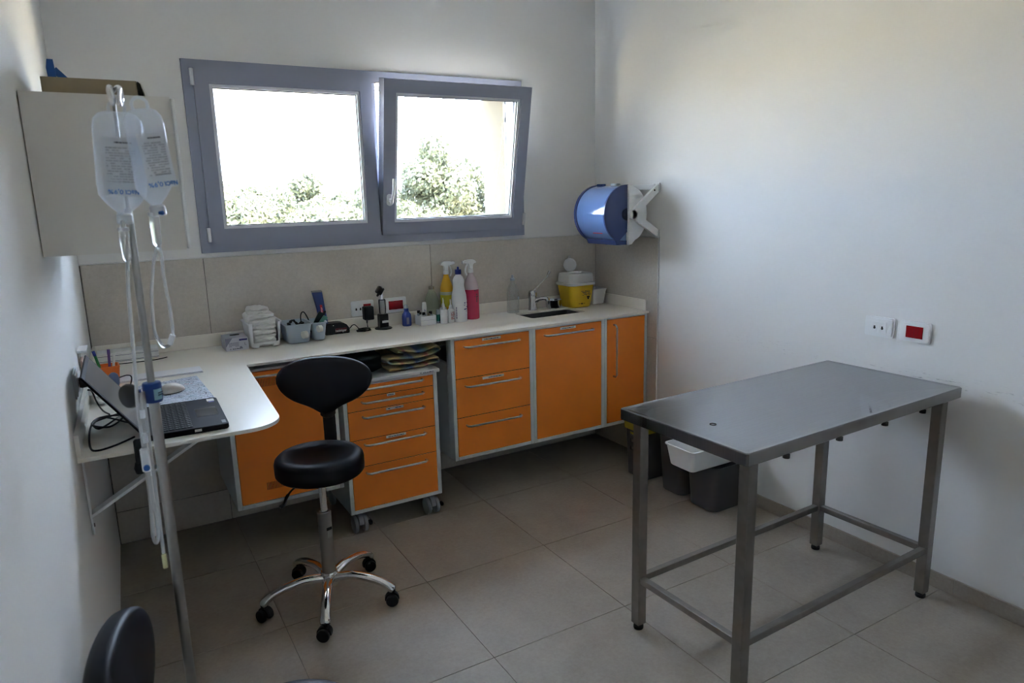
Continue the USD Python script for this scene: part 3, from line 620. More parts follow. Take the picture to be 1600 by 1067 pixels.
infusion_bottle('rear infusion bottle on the stand, leaning to the right with a bright edge', .184, -2.272, 1.795, .064, .034, .165, 10, -7, 31, skew=-.014)
def drip(parent_label, top, pts, extra):
    t = thing('drip_line', parent_label, 'tube')
    x, y, z = top
    part(t, 'drip_chamber', T(lathe([(0, -.052), (.004, -.052), (.0075, -.046), (.0085, -.01), (.0085, .004), (.005, .008), (.0035, .022), (0, .024)], 16), x, y, z), 'tube_clear', smooth=50)
    part(t, 'spike_cap', T(lathe([(0, .0), (.0095, .0), (.0095, .006), (0, .006)], 14), x, y, z + .004), 'white_cap')
    part(t, 'tubing', tube(smoothpath(pts, 7), .0033, 8), 'tube_clear', smooth=60)
    for nm, m, mt in extra: part(t, nm, m, mt)
    return t
drip('drip line under the front bottle, running down past the clamp and looping below the desk', (.133, -2.236, 1.578),
     [(.133, -2.236, 1.526), (.128, -2.235, 1.48), (.1245, -2.225, 1.40), (.120, -2.22, 1.30), (.1165, -2.222, 1.24), (.117, -2.224, 1.15), (.116, -2.228, 1.05), (.112, -2.236, .98), (.117, -2.24, .965), (.122, -2.236, .99), (.120, -2.226, 1.08), (.122, -2.222, 1.20), (.1245, -2.22, 1.27)],
     [('roller_clamp', T(box(-.008, .008, -.007, .007, -.026, .022, .003), .1175, -2.226, 1.138), 'white_plastic'), ('roller', cyl((.1175, -2.238, 1.122), (.1175, -2.226, 1.122), .006, 14), 'blue_plastic'),
      ('connector', cyl((.1215, -2.223, 1.17), (.1219, -2.2225, 1.19), .0055, 12), 'white_cap'), ('connector', cyl((.1225, -2.2215, 1.22), (.123, -2.221, 1.236), .0055, 12), 'white_cap')])
drip('drip line under the rear bottle, hanging in a round loop beside the pole', (.184, -2.270, 1.604),
     [(.184, -2.270, 1.552), (.177, -2.25, 1.53), (.168, -2.19, 1.46), (.164, -2.19, 1.40), (.166, -2.19, 1.375), (.176, -2.19, 1.352), (.188, -2.19, 1.353), (.196, -2.19, 1.372), (.197, -2.19, 1.42), (.193, -2.19, 1.48), (.190, -2.24, 1.53), (.186, -2.268, 1.554)],
     [('connector', cyl((.188, -2.19, 1.353), (.196, -2.19, 1.372), .0055, 12), 'white_cap'), ('valve', box(.190, .201, -2.285, -2.272, 1.609, 1.617, .002), 'blue_plastic')])
t = thing('drip_line_end', 'loose end of tubing with a yellowish connector hanging beside the stand leg', 'tube')
pm('pale_yellow', lin(205, 200, 150), .5)
part(t, 'tubing', tube(smoothpath([(.1295, -2.212, 1.27), (.1285, -2.215, 1.15), (.1275, -2.22, 1.03), (.1265, -2.23, .95), (.1265, -2.235, .93)], 6), .0033, 8), 'tube_clear')
part(t, 'connector', cyl((.1265, -2.235, .905), (.1265, -2.235, .935), .0048, 12), 'pale_yellow')
# ------------------------------------------------------------------ things on the worktop
Z = ZW + .0004
pm('glove_box', lin(196, 196, 206), .55)
pm('glove_print', lin(130, 130, 150), .6)
pm('navy_print', lin(52, 48, 120), .5)
t = thing('glove_box', 'small grey-white glove carton with the letter L, left end of the counter row', 'box', (.606, -.13, Z), 0)
w, d, h = .105, .135, .062
part(t, 'carton', box(-w / 2, w / 2, -d / 2, d / 2, 0, h, .001), 'glove_box')
part(t, 'opening', T(extr(Polygon(rrect(.045, .03, .012)), 0, .0006), .004, .02, h), 'dark_gap', smooth=False)
fy = -d / 2 - .0001
part(t, 'brand_band', box(.010, .047, fy - .0005, fy + .001, .047, .055, 0), 'navy_print', smooth=False)
part(t, 'size_letter', T(face_front(text('L', .012, .0005, False)), .038, fy, .030), 'print_dark', smooth=False, label='printed letter L')
part(t, 'print', T(face_front(dashes(.045, .022, 4, 40, .9)), -.015, fy, .030), 'glove_print', smooth=False, kind='stuff')
part(t, 'bottom_print', T(face_front(dashes(.06, .006, 1, 41, .8)), -.005, fy, .009), 'print_dark', smooth=False, kind='stuff')
part(t, 'badge', T(Rx(lathe([(0, 0), (.006, 0), (.006, .0005), (0, .0005)], 16), 90), .016, fy, .014), 'glove_print')
part(t, 'side_band', extr_y([(-.05, .062), (-.02, .062), (-.052, .02), (-.052, .062)], fy - .0004, fy + .001), 'glove_print', smooth=False)

# towel basket and its folded cloths
pm('cloth_white', (.74, .735, .71), .95, bump=.35, bscale=160, sheen_weight=.3)
TBX, TBY = .738, -.125
t = thing('towel_basket', 'white plastic basket holding the pile of folded white cloths', 'basket', (TBX, TBY, Z), 0)
def basket(w0, d0, w1, d1, h, th=.003):
    b = man(tub(w0, d0, w1, d1, h, t=th, r=.02, lip=.006))
    cut = man(box(-w0 * .25, w0 * .25, -.3, -d0 * .25, -.01, .016, .002)); b = b - cut - man(box(-w0 * .44, w0 * .44, -.3, -d0 * .30, .026, .3, .004))
    return tri(b - man(box(-w0 * .28, w0 * .28, -.0, .3, h - .04, h - .018, .002)))
part(t, 'basket_body', basket(.135, .165, .155, .195, .125), 'white_plastic', smooth=25)
def folded(w, d, h, seed, amp=.9):
    m = trimesh.creation.box((1, 1, 1)); m = m.subdivide().subdivide().subdivide().subdivide()
    v = m.vertices * 2; n = 5
    # superellipsoid-like rounding
    s = (np.abs(v) ** n).sum(1) ** (1 / n); v = v / s[:, None] * np.abs(v).max(1)[:, None]
    v = v * np.array([w / 2, d / 2, h / 2])
    k = meshkit.fbm(np.c_[v[:, 0] * 26, v[:, 1] * 26, v[:, 2] * 60] + seed * 7.3, 3, seed) - .5
    k2 = meshkit.fbm(v * 70 + seed * 3.1, 2, seed + 5) - .5
    v[:, 2] += k * h * amp; v[:, 0] += k2 * .012; v[:, 1] += k * .014 + k2 * .008
    # front crease of each fold
    v[:, 1] += np.where(v[:, 1] < -d * .3, .006 * np.cos(v[:, 2] / h * 2 * PI * 1.0), 0)
    m.vertices = v; return m
names = ['undermost', 'second from below', 'third from below', 'fourth from below', 'fifth from below', 'sixth from below', 'topmost']
zc = .010
for i, nm in enumerate(names):
    w = (.112, .116, .120, .124, .138, .132, .105)[i]; h = (.030, .030, .030, .028, .030, .028, .030)[i]; d = (.145, .15, .153, .158, .17, .155, .12)[i]
    off = (0, 0, .0, -.002, -.004, -.010, -.014)[i]
    single('folded_cloth', folded(w, d, h * 1.0, i + 1), 'cloth_white', f'white folded cloth in the towel basket, {nm} of the pile', 'cloth', (TBX + off, TBY + (-.006 if i < 4 else .0), Z + zc + h / 2), (0, 2, -3, 1, -2, 4, -8)[i], 'white folded cloths in the basket', smooth=60)
    zc += h * .86
# two light blue bins
pm('pale_blue', lin(178, 192, 204), .38)
pm('tape_white', (.70, .69, .64), .6)
t = thing('storage_bin', 'large pale blue plastic bin with cables in it, beside the towel basket', 'bin', (.900, -.135, Z))
part(t, 'bin_body', tub(.105, .15, .128, .175, .098, r=.022, lip=.007), 'pale_blue', smooth=40)
part(t, 'roll_holder', T(Rz(Ry(lathe([(0, -.011), (.019, -.011), (.019, .011), (0, .011)], 20), 90), 18), .020, -.101, .045), 'tape_white')
t = thing('storage_bin', 'small pale blue plastic bin with combs in it, between the cable bin and the charger', 'bin', (1.006, -.140, Z))
part(t, 'bin_body', tub(.055, .12, .072, .15, .095, r=.022, lip=.006), 'pale_blue', smooth=40)
part(t, 'roll_holder', T(Rz(Ry(lathe([(0, -.010), (.017, -.010), (.017, .010), (0, .010)], 20), 90), 18), -.008, -.090, .066), 'tape_white')
t = thing('cable_coil', 'coiled black cable lying in the large pale blue bin', 'cable', (.90, -.15, Z))
pts = []
for k in range(60):
    a = k * .42; pts.append((.036 * math.cos(a) + .006 * math.sin(3.1 * k), .03 * math.sin(a) * (1 + .1 * math.sin(k)), .060 + .036 * abs(math.sin(a * .5 + .6)) + .012 * math.sin(1.7 * k)))
part(t, 'cord', tube(smoothpath(pts, 3), .0024, 7), 'black_plastic')
t = thing('cable_loop', 'thin black cable loop sticking up at the back of the large pale blue bin', 'cable', (.955, -.09, Z))
part(t, 'cord', tube(smoothpath([(-.01, 0, .03), (-.014, 0, .10), (-.010, .002, .128), (0, .004, .137), (.010, .002, .130), (.026, -.002, .09), (.030, -.004, .04)], 6), .0028, 8), 'black_plastic')
pm('dark_green', lin(14, 50, 44), .45)
pm('mint_green', lin(96, 160, 140), .5)
t = thing('grooming_comb', 'dark green comb leaning in the small pale blue bin', 'comb', (1.0, -.14, Z))
part(t, 'comb_body', T(Ry(box(-.012, .012, -.006, .006, 0, .115, .002), 30), -.022, -.0, .035), 'dark_green')
part(t, 'comb_back', T(Ry(box(-.004, .006, -.007, .007, 0, .12, .002), 30), -.004, .0, .036), 'black_plastic')
t = thing('grooming_brush', 'mint green brush leaning beside the dark comb', 'brush', (1.0, -.14, Z))
part(t, 'brush_body', T(Ry(box(-.012, .012, -.008, .008, 0, .095, .003), 38), -.006, -.02, .04), 'mint_green')
# clipper and its charger
pm('clipper_blue', lin(36, 60, 120), .35)
t = thing('hair_clipper', 'blue animal clipper standing upright behind the small pale blue bin', 'clipper', (1.058, -.058, Z), -8)
R = []
for z, w, d, x in ((0.03, .034, .030, .010), (.06, .036, .034, .008), (.10, .034, .034, .004), (.15, .036, .034, -.003), (.19, .039, .036, -.009), (.215, .041, .036, -.013), (.228, .043, .030, -.015)): R.append(ring(w * 1.25, d, .009, z, x, 0, 4))
b = part(t, 'body', loft(R), 'clipper_blue', smooth=45)
part(t, 'head_plate', box(-.042, .011, -.017, .017, .229, .236, .002), 'steel')
part(b, 'badge', T(Ry(box(-.006, .006, -.0180, -.0166, -.028, .028, .0003), -5), .001, -.001, .135), 'print_red')
part(b, 'lettering', T(face_front(Rz(text('heiniger', .006, .0005, True), 90)), .001, -.0195, .135), 'label_white', smooth=False, label='heiniger in white on red')
t = thing('clipper_charger', 'black charging base with a red badge, right of the pale blue bins', 'charger', (1.135, -.055, Z))
prof = [(-.068, 0), (.058, 0), (.060, .012), (.056, .03), (.046, .046), (.030, .056), (.010, .060), (-.066, .060)]
part(t, 'shell', extr_y(prof, -.032, .032), 'black_plastic', smooth=40)
part(t, 'badge', box(-.018, .044, -.0326, -.0318, .010, .030, 0), 'print_red_dark', smooth=False) if False else None
pm('print_red_dark', lin(90, 14, 30), .5)
part(t, 'badge', box(-.018, .044, -.0326, -.0318, .010, .031, 0), 'print_red_dark', smooth=False)
part(t, 'lettering', T(face_front(text('heiniger', .0115, .0006, True)), .013, -.0326, .016), 'label_white', smooth=False, label='heiniger in white')
part(t, 'pilot_lamp', box(-.030, -.024, -.0332, -.0318, .046, .050, .0003), 'label_white')
part(t, 'lead', tube(smoothpath([(.058, 0, .02), (.072, .004, .018), (.085, .0, .032), (.098, -.008, .034), (.112, -.02, .016), (.120, -.035, .006)], 6), .0022, 7), 'black_plastic')
# mains plates on the tiles
def plate(label, mat, red, sock, rw=.034):
    """wall plate in its own frame: x along the wall, y out of the wall is -y"""
    t = thing('socket_plate' if not red or sock else 'switch_plate', label, 'socket' if sock else 'switch', mat=mat)
    W, H = .128, .084
    part(t, 'frame', T(cat([extr_y(rrect(W, H, .008), -.006, 0), extr_y(rrect(W - .014, H - .014, .006), -.0095, -.004)]), 0, 0, 0), 'white_plastic', smooth=25)
    if sock:
        n = 2; xs = (-.038, -.014) if red else (-.018, .016)
        for x in xs:
            m = part(t, 'outlet_module', box(x - .0115 if red else x - .016, x + .0115 if red else x + .016, -.0108, -.008, -.024, .022, .0006), 'white_plastic')
            part(m, 'outlet_hole', cat([T(Rx(lathe([(0, 0), (.0052, 0), (.0052, .0006), (0, .0006)], 12), 90), x, -.0106, -.005), box(x - .0035, x + .0035, -.0113, -.0106, -.004, .004, 0)]), 'dark_gap')
    if red and not sock:
        part(t, 'rocker', box(-rw, rw, -.0125, -.008, -.025, .023, .001), 'red_switch')
        part(t, 'rocker_line', cat([box(.002 * k - .001 + .0, .002 * k, -.0129, -.0120, -.016, .014, 0) for k in (-6, 0, 8)] ), 'red_dark', smooth=False, kind='stuff')
    if red and sock: part(t, 'rocker', box(.004, .046, -.0125, -.008, -.024, .022, .001), 'red_switch')
    return t
back = lambda x, z: trimesh.transformations.translation_matrix((x, -.0042, z))
right = lambda y, z: trimesh.transformations.translation_matrix((XR - .0002, y, z)) @ trimesh.transformations.rotation_matrix(-PI / 2, (0, 0, 1))
plate('white socket plate with a red rocker, behind the black plug adapter', back(1.299, 1.043), True, True)
plate('white plate with a wide red switch on the tiles, right of the otoscope', back(1.491, 1.043), True, False, .042)
plate('white double socket plate on the right wall above the steel table', right(-1.985, 1.046), False, True)
plate('white plate with a red switch on the right wall above the steel table', right(-2.137, 1.047), True, False)
t = thing('plug_adapter', 'black plug-in power adapter hanging from the socket plate behind the counter', 'adapter', (1.318, -.0185, 1.018))
part(t, 'block', box(-.027, .027, -.045, 0, -.037, .037, .005), 'black_plastic')
part(t, 'lead', tube(smoothpath([(-.008, -.022, -.036), (-.010, -.024, -.055), (-.012, -.04, -.078), (-.014, -.06, -.0835)], 6), [.0045] * 6 + [.0024] * 13, 8), 'black_plastic')
t = thing('adapter_cable', 'bundled black cable of the power adapter lying on the counter', 'cable', (1.268, -.105, Z))
part(t, 'cord', tube(smoothpath([(-.04 + .0, .0, .005), (.02, -.014, .006), (.034, -.004, .008), (.02, .008, .012), (-.03, .008, .009), (-.038, -.004, .010), (.0, -.012, .014), (.032, .0, .014), (.01, .010, .017), (-.03, .0, .016), (.01, -.004, .019), (.034, .006, .012)], 5), .0036, 8), 'black_plastic')
part(t, 'tie', cyl((-.004, .0, .009), (.006, .0, .009), .013, 12), 'black_rubber')
# otoscope on its charging stand
t = thing('otoscope', 'black and silver otoscope standing in a black charging base', 'otoscope', (1.385, -.085, Z))
part(t, 'base', lathe([(0, 0), (.047, 0), (.047, .004), (.040, .008), (.022, .010), (0, .010)], 32), 'black_plastic')
s = part(t, 'stand', box(-.026, .026, -.020, .020, .009, .082, .004), 'black_plastic')
part(s, 'sticker', box(-.012, .024, -.0206, -.0198, .034, .047, .0002), 'label_white')
hd = part(t, 'handle', lathe([(0, .082), (.0165, .082), (.0165, .150), (.0155, .155), (.0155, .158), (0, .158)], 24), 'steel')
part(hd, 'collar', lathe([(0, .158), (.018, .158), (.018, .162), (0, .162)], 24), 'black_plastic')
part(t, 'grip_strip', cat([box(-.0185, -.0135, -.006, .006, .085, .158, .001), box(.0135, .0185, -.006, .006, .085, .158, .001)]), 'black_plastic', kind='stuff')
part(t, 'neck', lathe([(0, .160), (.012, .160), (.010, .178), (.009, .19), (0, .19)], 18), 'chrome')
part(t, 'head', T(Ry(cat([box(-.022, .014, -.014, .014, -.020, .022, .005), cyl((.0, 0, -.018), (0, 0, -.034), .008, 12, .005)]), 35), -.006, 0, .208), 'black_plastic')
part(t, 'lens', T(Ry(lathe([(0, 0), (.010, 0), (.0105, .004), (0, .004)], 18), 60), .002, -.004, .222), 'steel')
# bottles
CN, CL = facing(.06, .55, 3.0)
MATS['clear_plastic'] = usdkit.material(stage, '/World/Looks/clear_plastic', {**CN, 't': ('transparent_bsdf', dict(color=(.86, .87, .87))), 'g': ('glossy_bsdf', dict(color=(1, 1, 1), roughness=.06)), 'm': ('mix_closure', {})},
    CL + [('f.result', 'm.fac'), ('t.BSDF', 'm.closure1'), ('g.BSDF', 'm.closure2')], surface='m.closure')
GN, GL = facing(.30, .8, 3.0)
MATS['green_glass'] = usdkit.material(stage, '/World/Looks/green_glass', {**GN, 't': ('transparent_bsdf', dict(color=(.80, .83, .76))), 'g': ('principled_bsdf', dict(base_color=(.42, .46, .38), roughness=.1)), 'm': ('mix_closure', {})}, GL + [('f.result', 'm.fac'), ('t.BSDF', 'm.closure1'), ('g.BSDF', 'm.closure2')], surface='m.closure')
pm('bottle_white', (.74, .75, .76), .38)
pm('bottle_yellow', lin(222, 170, 30), .3)
pm('yellow_label', lin(190, 180, 40), .45)
pm('grey_label', lin(175, 178, 150), .45)
pm('pink_liquid', lin(205, 62, 98), .22)
pm('pink_clear', lin(205, 186, 190), .2)
pm('orange_liquid', lin(205, 110, 60), .3)
pm('bottle_blue', lin(38, 62, 140), .25)
pm('cap_blue', lin(30, 48, 140), .35)
pm('teal', lin(20, 110, 95), .4)
pm('cap_clear', lin(170, 180, 190), .25)
def sprayer(t, z, ang, mat='white_plastic', s=1.0):
    """trigger spray head on a collar at height z; nozzle towards local -x, turned by ang"""
    f = lambda m: Rz(m, ang)
    c = part(t, 'collar', T(lathe([(0, 0), (.0145 * s, 0), (.0155 * s, .003), (.015 * s, .020 * s), (.010 * s, .022 * s), (0, .022 * s)], 20), 0, 0, z), mat)
    prof = [(-.040, .046), (-.030, .050), (-.008, .0525), (.012, .052), (.024, .047), (.033, .038), (.030, .033), (.018, .031), (.011, .024), (.010, .0), (-.010, .0), (-.011, .022), (-.014, .030), (-.028, .032), (-.040, .036)]
    h = part(t, 'spray_head', T(f(extr_y([(x * s, y * s) for x, y in prof], -.010 * s, .010 * s)), 0, 0, z + .018 * s), mat, smooth=40)
    part(t, 'nozzle', T(f(Ry(lathe([(0, 0), (.0085 * s, 0), (.0085 * s, .012 * s), (0, .012 * s)], 14), -90)), 0, 0, z + .059 * s) if False else T(f(T(Ry(lathe([(0, 0), (.0085 * s, 0), (.0085 * s, .012 * s), (0, .012 * s)], 14), -90), -.040 * s, 0, 0)), 0, 0, z + .059 * s), mat)
    tr = smoothpath([(-.020 * s, 0, z + .050 * s), (-.029 * s, 0, z + .030 * s), (-.033 * s, 0, z + .008 * s), (-.026 * s, 0, z - .012 * s)], 5)
    part(t, 'trigger', f(tube(tr, .005 * s, 10, (1.3, .7))), mat)
def bottle(t, prof, mat, n=30, name='bottle_body', **k): return part(t, name, lathe(prof, n), mat, smooth=50, **k)
t = thing('spray_bottle', 'yellow spray bottle with a white trigger, behind the white bottle', 'spray bottle', (1.786, -.062, Z))
b = bottle(t, [(0, 0), (.036, 0), (.038, .004), (.038, .17), (.035, .195), (.026, .225), (.017, .25), (.0145, .258), (.0145, .266), (0, .266)], 'bottle_yellow')
part(b, 'label_wrap', lathe([(0, .085), (.0384, .085), (.0384, .150), (0, .150)], 30), 'yellow_label'); part(b, 'label_band', lathe([(0, .150), (.0385, .150), (.0385, .168), (0, .168)], 30), 'grey_label')
sprayer(t, .266, 180, s=1.05)
t = thing('cleaner_bottle', 'white plastic bottle with a blue cap, in front of the spray bottles', 'bottle', (1.826, -.139, Z))
b = bottle(t, [(0, 0), (.040, 0), (.043, .005), (.0445, .05), (.044, .12), (.041, .155), (.034, .185), (.0315, .205), (.033, .225), (.0325, .238), (.025, .255), (.016, .264), (.0145, .272), (0, .272)], 'bottle_white', 36)
part(t, 'cap', cat([lathe([(0, .270), (.0175, .270), (.018, .273), (.0175, .296), (0, .296)], 20), lathe([(0, .296), (.006, .296), (.005, .312), (0, .312)], 12)]), 'cap_blue')
part(b, 'print', T(Rz(T(face_front(dashes(.03, .06, 5, 51, .6)), 0, -.0440, .085), 28), 0, 0, 0), 'navy_print', smooth=False, kind='stuff')
part(b, 'side_print', T(Rz(T(face_front(Rz(dashes(.07, .012, 1, 52, .7), 90)), 0, -.0442, .055), -48), 0, 0, 0), 'glove_print', smooth=False, kind='stuff')
t = thing('spray_bottle', 'pink-filled spray bottle with a white trigger, rightmost of the cleaning bottles', 'spray bottle', (1.925, -.10, Z))
b = bottle(t, [(0, 0), (.041, 0), (.0435, .005), (.0435, .172), (0, .172)], 'pink_liquid', 36, 'liquid_part', label='pink liquid')
part(t, 'clear_top', lathe([(0, .172), (.0435, .172), (.0425, .19), (.037, .212), (.026, .237), (.0165, .255), (.0145, .262), (.0145, .268), (0, .268)], 36), 'pink_clear', smooth=50)
part(b, 'print', T(Rz(cat([T(face_front(dashes(.026, .010, 2, 61, .95)), 0, -.0436, .180 - .012), T(face_front(Rz(dashes(.05, .012, 2, 62, .9), 90)), .004, -.0437, .125), T(face_front(dashes(.03, .004, 1, 63, 1)), 0, -.0437, .132)]), 12)), 'print_dark', smooth=False, kind='stuff')
sprayer(t, .268, 8, s=1.08)
t = thing('spray_bottle', 'orange-tinted spray bottle half hidden between the white and the pink bottle', 'spray bottle', (1.872, -.055, Z))
bottle(t, [(0, 0), (.031, 0), (.032, .004), (.032, .16), (.028, .185), (.016, .215), (.013, .222), (.013, .228), (0, .228)], 'orange_liquid', 24)
part(t, 'cap', lathe([(0, .228), (.0145, .228), (.014, .246), (0, .246)], 18), 'white_plastic')
t = thing('glass_bottle', 'pale green glass bottle with a silver cap, behind the small white box', 'bottle', (1.688, -.068, Z))
bottle(t, [(0, 0), (.038, 0), (.041, .005), (.041, .115), (.038, .135), (.026, .165), (.016, .180), (.014, .190), (0, .190)], 'green_glass')
part(t, 'cap', lathe([(0, .189), (.0155, .189), (.0155, .202), (.014, .204), (0, .204)], 20), 'steel')
t = thing('small_bottle', 'small blue bottle with a clear cap, left of the white box', 'bottle', (1.523, -.085, Z))
b = bottle(t, [(0, 0), (.023, 0), (.026, .004), (.0265, .05), (.024, .066), (.014, .080), (.0125, .084), (.0125, .098), (0, .098)], 'bottle_blue', 24)
part(t, 'cap', lathe([(0, .098), (.012, .098), (.010, .118), (0, .119)], 18), 'cap_clear')
part(b, 'label_patch', T(Rz(box(-.011, .004, -.0268, -.0258, .012, .05, .0003), 0), 0, 0, 0), 'glove_print')
for lab, x, y, h, r in (('small white squeeze bottle, front left of the group by the white box', 1.722, -.150, .082, .0215), ('small white squeeze bottle with a reddish printed label, front right of its group', 1.766, -.148, .080, .019), ('white dropper bottle standing behind the two small squeeze bottles', 1.745, -.095, .085, .020)):
    t = thing('squeeze_bottle', lab, 'bottle', (x, y, Z))
    b = bottle(t, [(0, 0), (r - .002, 0), (r, .003), (r, h - .010), (r - .004, h - .001), (.010, h), (.010, h + .012), (0, h + .012)], 'bottle_white', 24)
    part(t, 'nozzle', lathe([(0, h + .012), (.0085, h + .012), (.0075, h + .018), (.004, h + .024), (.003, h + .052), (0, h + .053)], 16), 'white_plastic')
    if 'reddish' in lab: part(b, 'print', T(Rz(T(face_front(dashes(.022, .045, 6, 71, .75)), 0, -.0191, .042), 8)), 'print_red', smooth=False, kind='stuff')
t = thing('small_bottle', 'slim teal-labelled vial squeezed between the white box and the squeeze bottles', 'bottle', (1.702, -.118, Z))
b = bottle(t, [(0, 0), (.012, 0), (.013, .003), (.013, .07), (.009, .078), (0, .078)], 'cap_clear', 18); part(b, 'label_wrap', lathe([(0, .012), (.0133, .012), (.0133, .05), (0, .05)], 18), 'teal')
t = thing('medicine_tray', 'small open white box full of little bottles and tubes', 'box', (1.628, -.106, Z), 0)
w, d, h = .094, .085, .052
part(t, 'tray_box', cat([box(-w / 2, w / 2, -d / 2, d / 2, 0, .003, .0005), box(-w / 2, w / 2, -d / 2, -d / 2 + .003, 0, h, .0005), box(-w / 2, w / 2, d / 2 - .003, d / 2, 0, h, .0005), box(-w / 2, -w / 2 + .003, -d / 2, d / 2, 0, h, .0005), box(w / 2 - .003, w / 2, -d / 2, d / 2, 0, h, .0005)]), 'paper')
part(t, 'fold_line', box(-w / 2 + .001, w / 2 - .001, -d / 2 - .0004, -d / 2 + .001, .028, .029, 0), 'glove_print', smooth=False)
TX, TY = 1.628, -.106
def vial(lab, x, y, body, cap, r=.011, h=.055, tilt=0):
    t = thing('medicine_vial', lab, 'bottle', (TX + x, TY + y, Z + .0035))
    f = lambda m: Ry(m, tilt)
    part(t, 'vial_body', f(lathe([(0, 0), (r, 0), (r, h * .8), (r * .6, h), (0, h)], 16)), body, smooth=50)
    part(t, 'cap', f(lathe([(0, h), (r * .8, h), (r * .8, h + .014), (0, h + .014)], 14)), cap)
vial('black-capped vial at the back left of the small white box', -.031, .022, 'cap_clear', 'black_plastic', h=.060)
vial('tiny black-capped vial at the left edge of the small white box', -.033, -.008, 'bottle_white', 'black_plastic', .008, .056)
vial('black-capped vial beside the white tube in the small white box', -.008, .006, 'bottle_white', 'black_plastic', h=.050)
vial('amber vial with a beige cap, front of the small white box', .012, -.022, 'orange_liquid', 'cardboard', .010, .046)
vial('black-capped vial at the right of the small white box', .031, .0, 'cap_clear', 'black_plastic', .012, .052)
t = thing('ointment_tube', 'pale blue-white ointment tube standing up in the small white box', 'tube', (TX + .006, TY + .026, Z + .0035), 0)
part(t, 'tube_body', loft([np.c_[ring(.028 * a, .018 * b, .006 * b, z, n=4)] for a, b, z in ((.5, .8, 0), (.8, 1, .004), (.95, .9, .05), (1.0, .45, .095), (.8, .2, .118))]), 'label_white', smooth=50)
part(t, 'print', T(face_front(Rz(dashes(.06, .010, 2, 81, .8), 90)), .0, -.0098, .05), 'print_blue', smooth=False, kind='stuff')
t = thing('spray_bottle', 'empty clear plastic spray bottle at the left end of the sink', 'spray bottle', (2.222, -.070, Z))
bottle(t, [(0, 0), (.036, 0), (.0385, .004), (.0385, .115), (.036, .14), (.024, .17), (.0135, .182), (.0125, .195), (0, .195)], 'clear_plastic')
part(t, 'spray_neck', lathe([(0, .195), (.014, .195), (.014, .208), (.007, .213), (.0065, .228), (0, .23)], 18), 'cap_clear')
part(t, 'label_dot', T(Rz(T(Rx(lathe([(0, 0), (.010, 0), (.010, .0005), (0, .0005)], 18), 90), 0, -.0386, .09), 30)), 'cap_clear')
# tap, bowl, sharps bin, white box
t = thing('tap', 'chrome basin mixer with a long elbow lever, at the back of the sink', 'tap', (2.360, -.074, Z))
part(t, 'body', lathe([(0, 0), (.027, 0), (.029, .005), (.026, .009), (.025, .07), (.0265, .085), (.0265, .108), (.022, .120), (.010, .126), (0, .127)], 28), 'chrome_tap', smooth=50)
part(t, 'spout', tube(smoothpath([(0, 0, .045), (.02, -.025, .066), (.042, -.055, .076), (.055, -.074, .074), (.058, -.078, .062)], 5), [.016] * 6 + [.013] * 10 + [.0115] * 5, 14), 'chrome_tap', smooth=60)
lv = smoothpath([(.0, .0, .118), (.03, .0, .135), (.075, .0, .172), (.105, .0, .195), (.118, .0, .215), (.128, .0, .232)], 5)
part(t, 'lever', tube(lv, [.007] * 5 + [.004] * 10 + [.005] * 5 + [.0085] * 6, 12), 'chrome_tap', smooth=60)
t = thing('steel_bowl', 'small polished steel bowl beside the tap', 'bowl', (2.508, -.082, Z))
part(t, 'bowl_shell', lathe([(0, 0), (.040, 0), (.047, .006), (.052, .050), (.0535, .053), (.052, .054), (.050, .05), (.044, .008), (.036, .004), (0, .004)], 36), 'chrome', smooth=40)
pm('sharps_yellow', lin(212, 172, 28), .4)
pm('lid_grey', lin(196, 196, 194), .4)
SX, SY = 2.655, -.116
t = thing('sharps_container', 'yellow sharps container with a grey lid and raised round flap', 'container', (SX, SY, Z))
R = [ring(.135, .125, .03, 0), ring(.15, .14, .03, .006), ring(.190, .172, .035, .142), ring(.190, .172, .035, .146)]
b = part(t, 'body', loft(R), 'sharps_yellow', smooth=40)
lid = part(t, 'lid', loft([ring(.200, .182, .037, .140), ring(.206, .188, .038, .144), ring(.206, .188, .038, .156), ring(.188, .170, .035, .160), ring(.182, .164, .035, .205), ring(.17, .152, .033, .214), ring(.02, .02, .008, .216)]), 'lid_grey', smooth=35)
part(lid, 'opening_ring', T(lathe([(0, .0), (.045, 0), (.045, .006), (.036, .006), (.036, .002), (0, .002)], 28), -.01, .0, .214), 'white_plastic')
part(t, 'flap', T(Rz(Rx(lathe([(0, 0), (.042, 0), (.0425, .003), (.042, .005), (.036, .005), (.034, .0035), (0, .0035)], 32), 80), -24), -.020, .032, .262), 'lid_grey', smooth=30)
part(t, 'flap_tab', T(Rx(cat([lathe([(0, 0), (.008, 0), (.008, .005), (0, .005)], 16), box(-.006, .006, -.012, 0, 0, .005, .001)]), 80), -.020, .041, .312), 'lid_grey')
fl = lambda m, x, z: T(RX(face_front(m), -6.5, (0, 0, 0)), x, -.071 - .016 * z / .142, z) 
part(b, 'print', fl(dashes(.07, .045, 7, 91, .85, .001), .020, .098), 'print_dark', smooth=False, kind='stuff')
part(b, 'biohazard_mark', cat([fl(trimesh.creation.annulus(.006, .009, .001) if False else lathe([(0, 0), (.006, 0), (.006, .001), (0, .001)], 16), x, z) for x, z in ((.036, .066), (.046, .066), (.041, .056))]), 'dark_gap', kind='stuff')
part(b, 'base_print', fl(cat([dashes(.05, .005, 1, 93, .9, .001), lathe([(0, 0), (.005, 0), (.005, .001), (0, .001)], 12)]), -.005, .026), 'dark_gap', smooth=False, kind='stuff')
t = thing('white_box', 'small open white plastic box in the corner beside the sharps container', 'box', (2.818, -.092, Z))
part(t, 'box_shell', tub(.085, .10, .112, .122, .100, t=.003, r=.010, lip=.004), 'white_plastic', smooth=30)

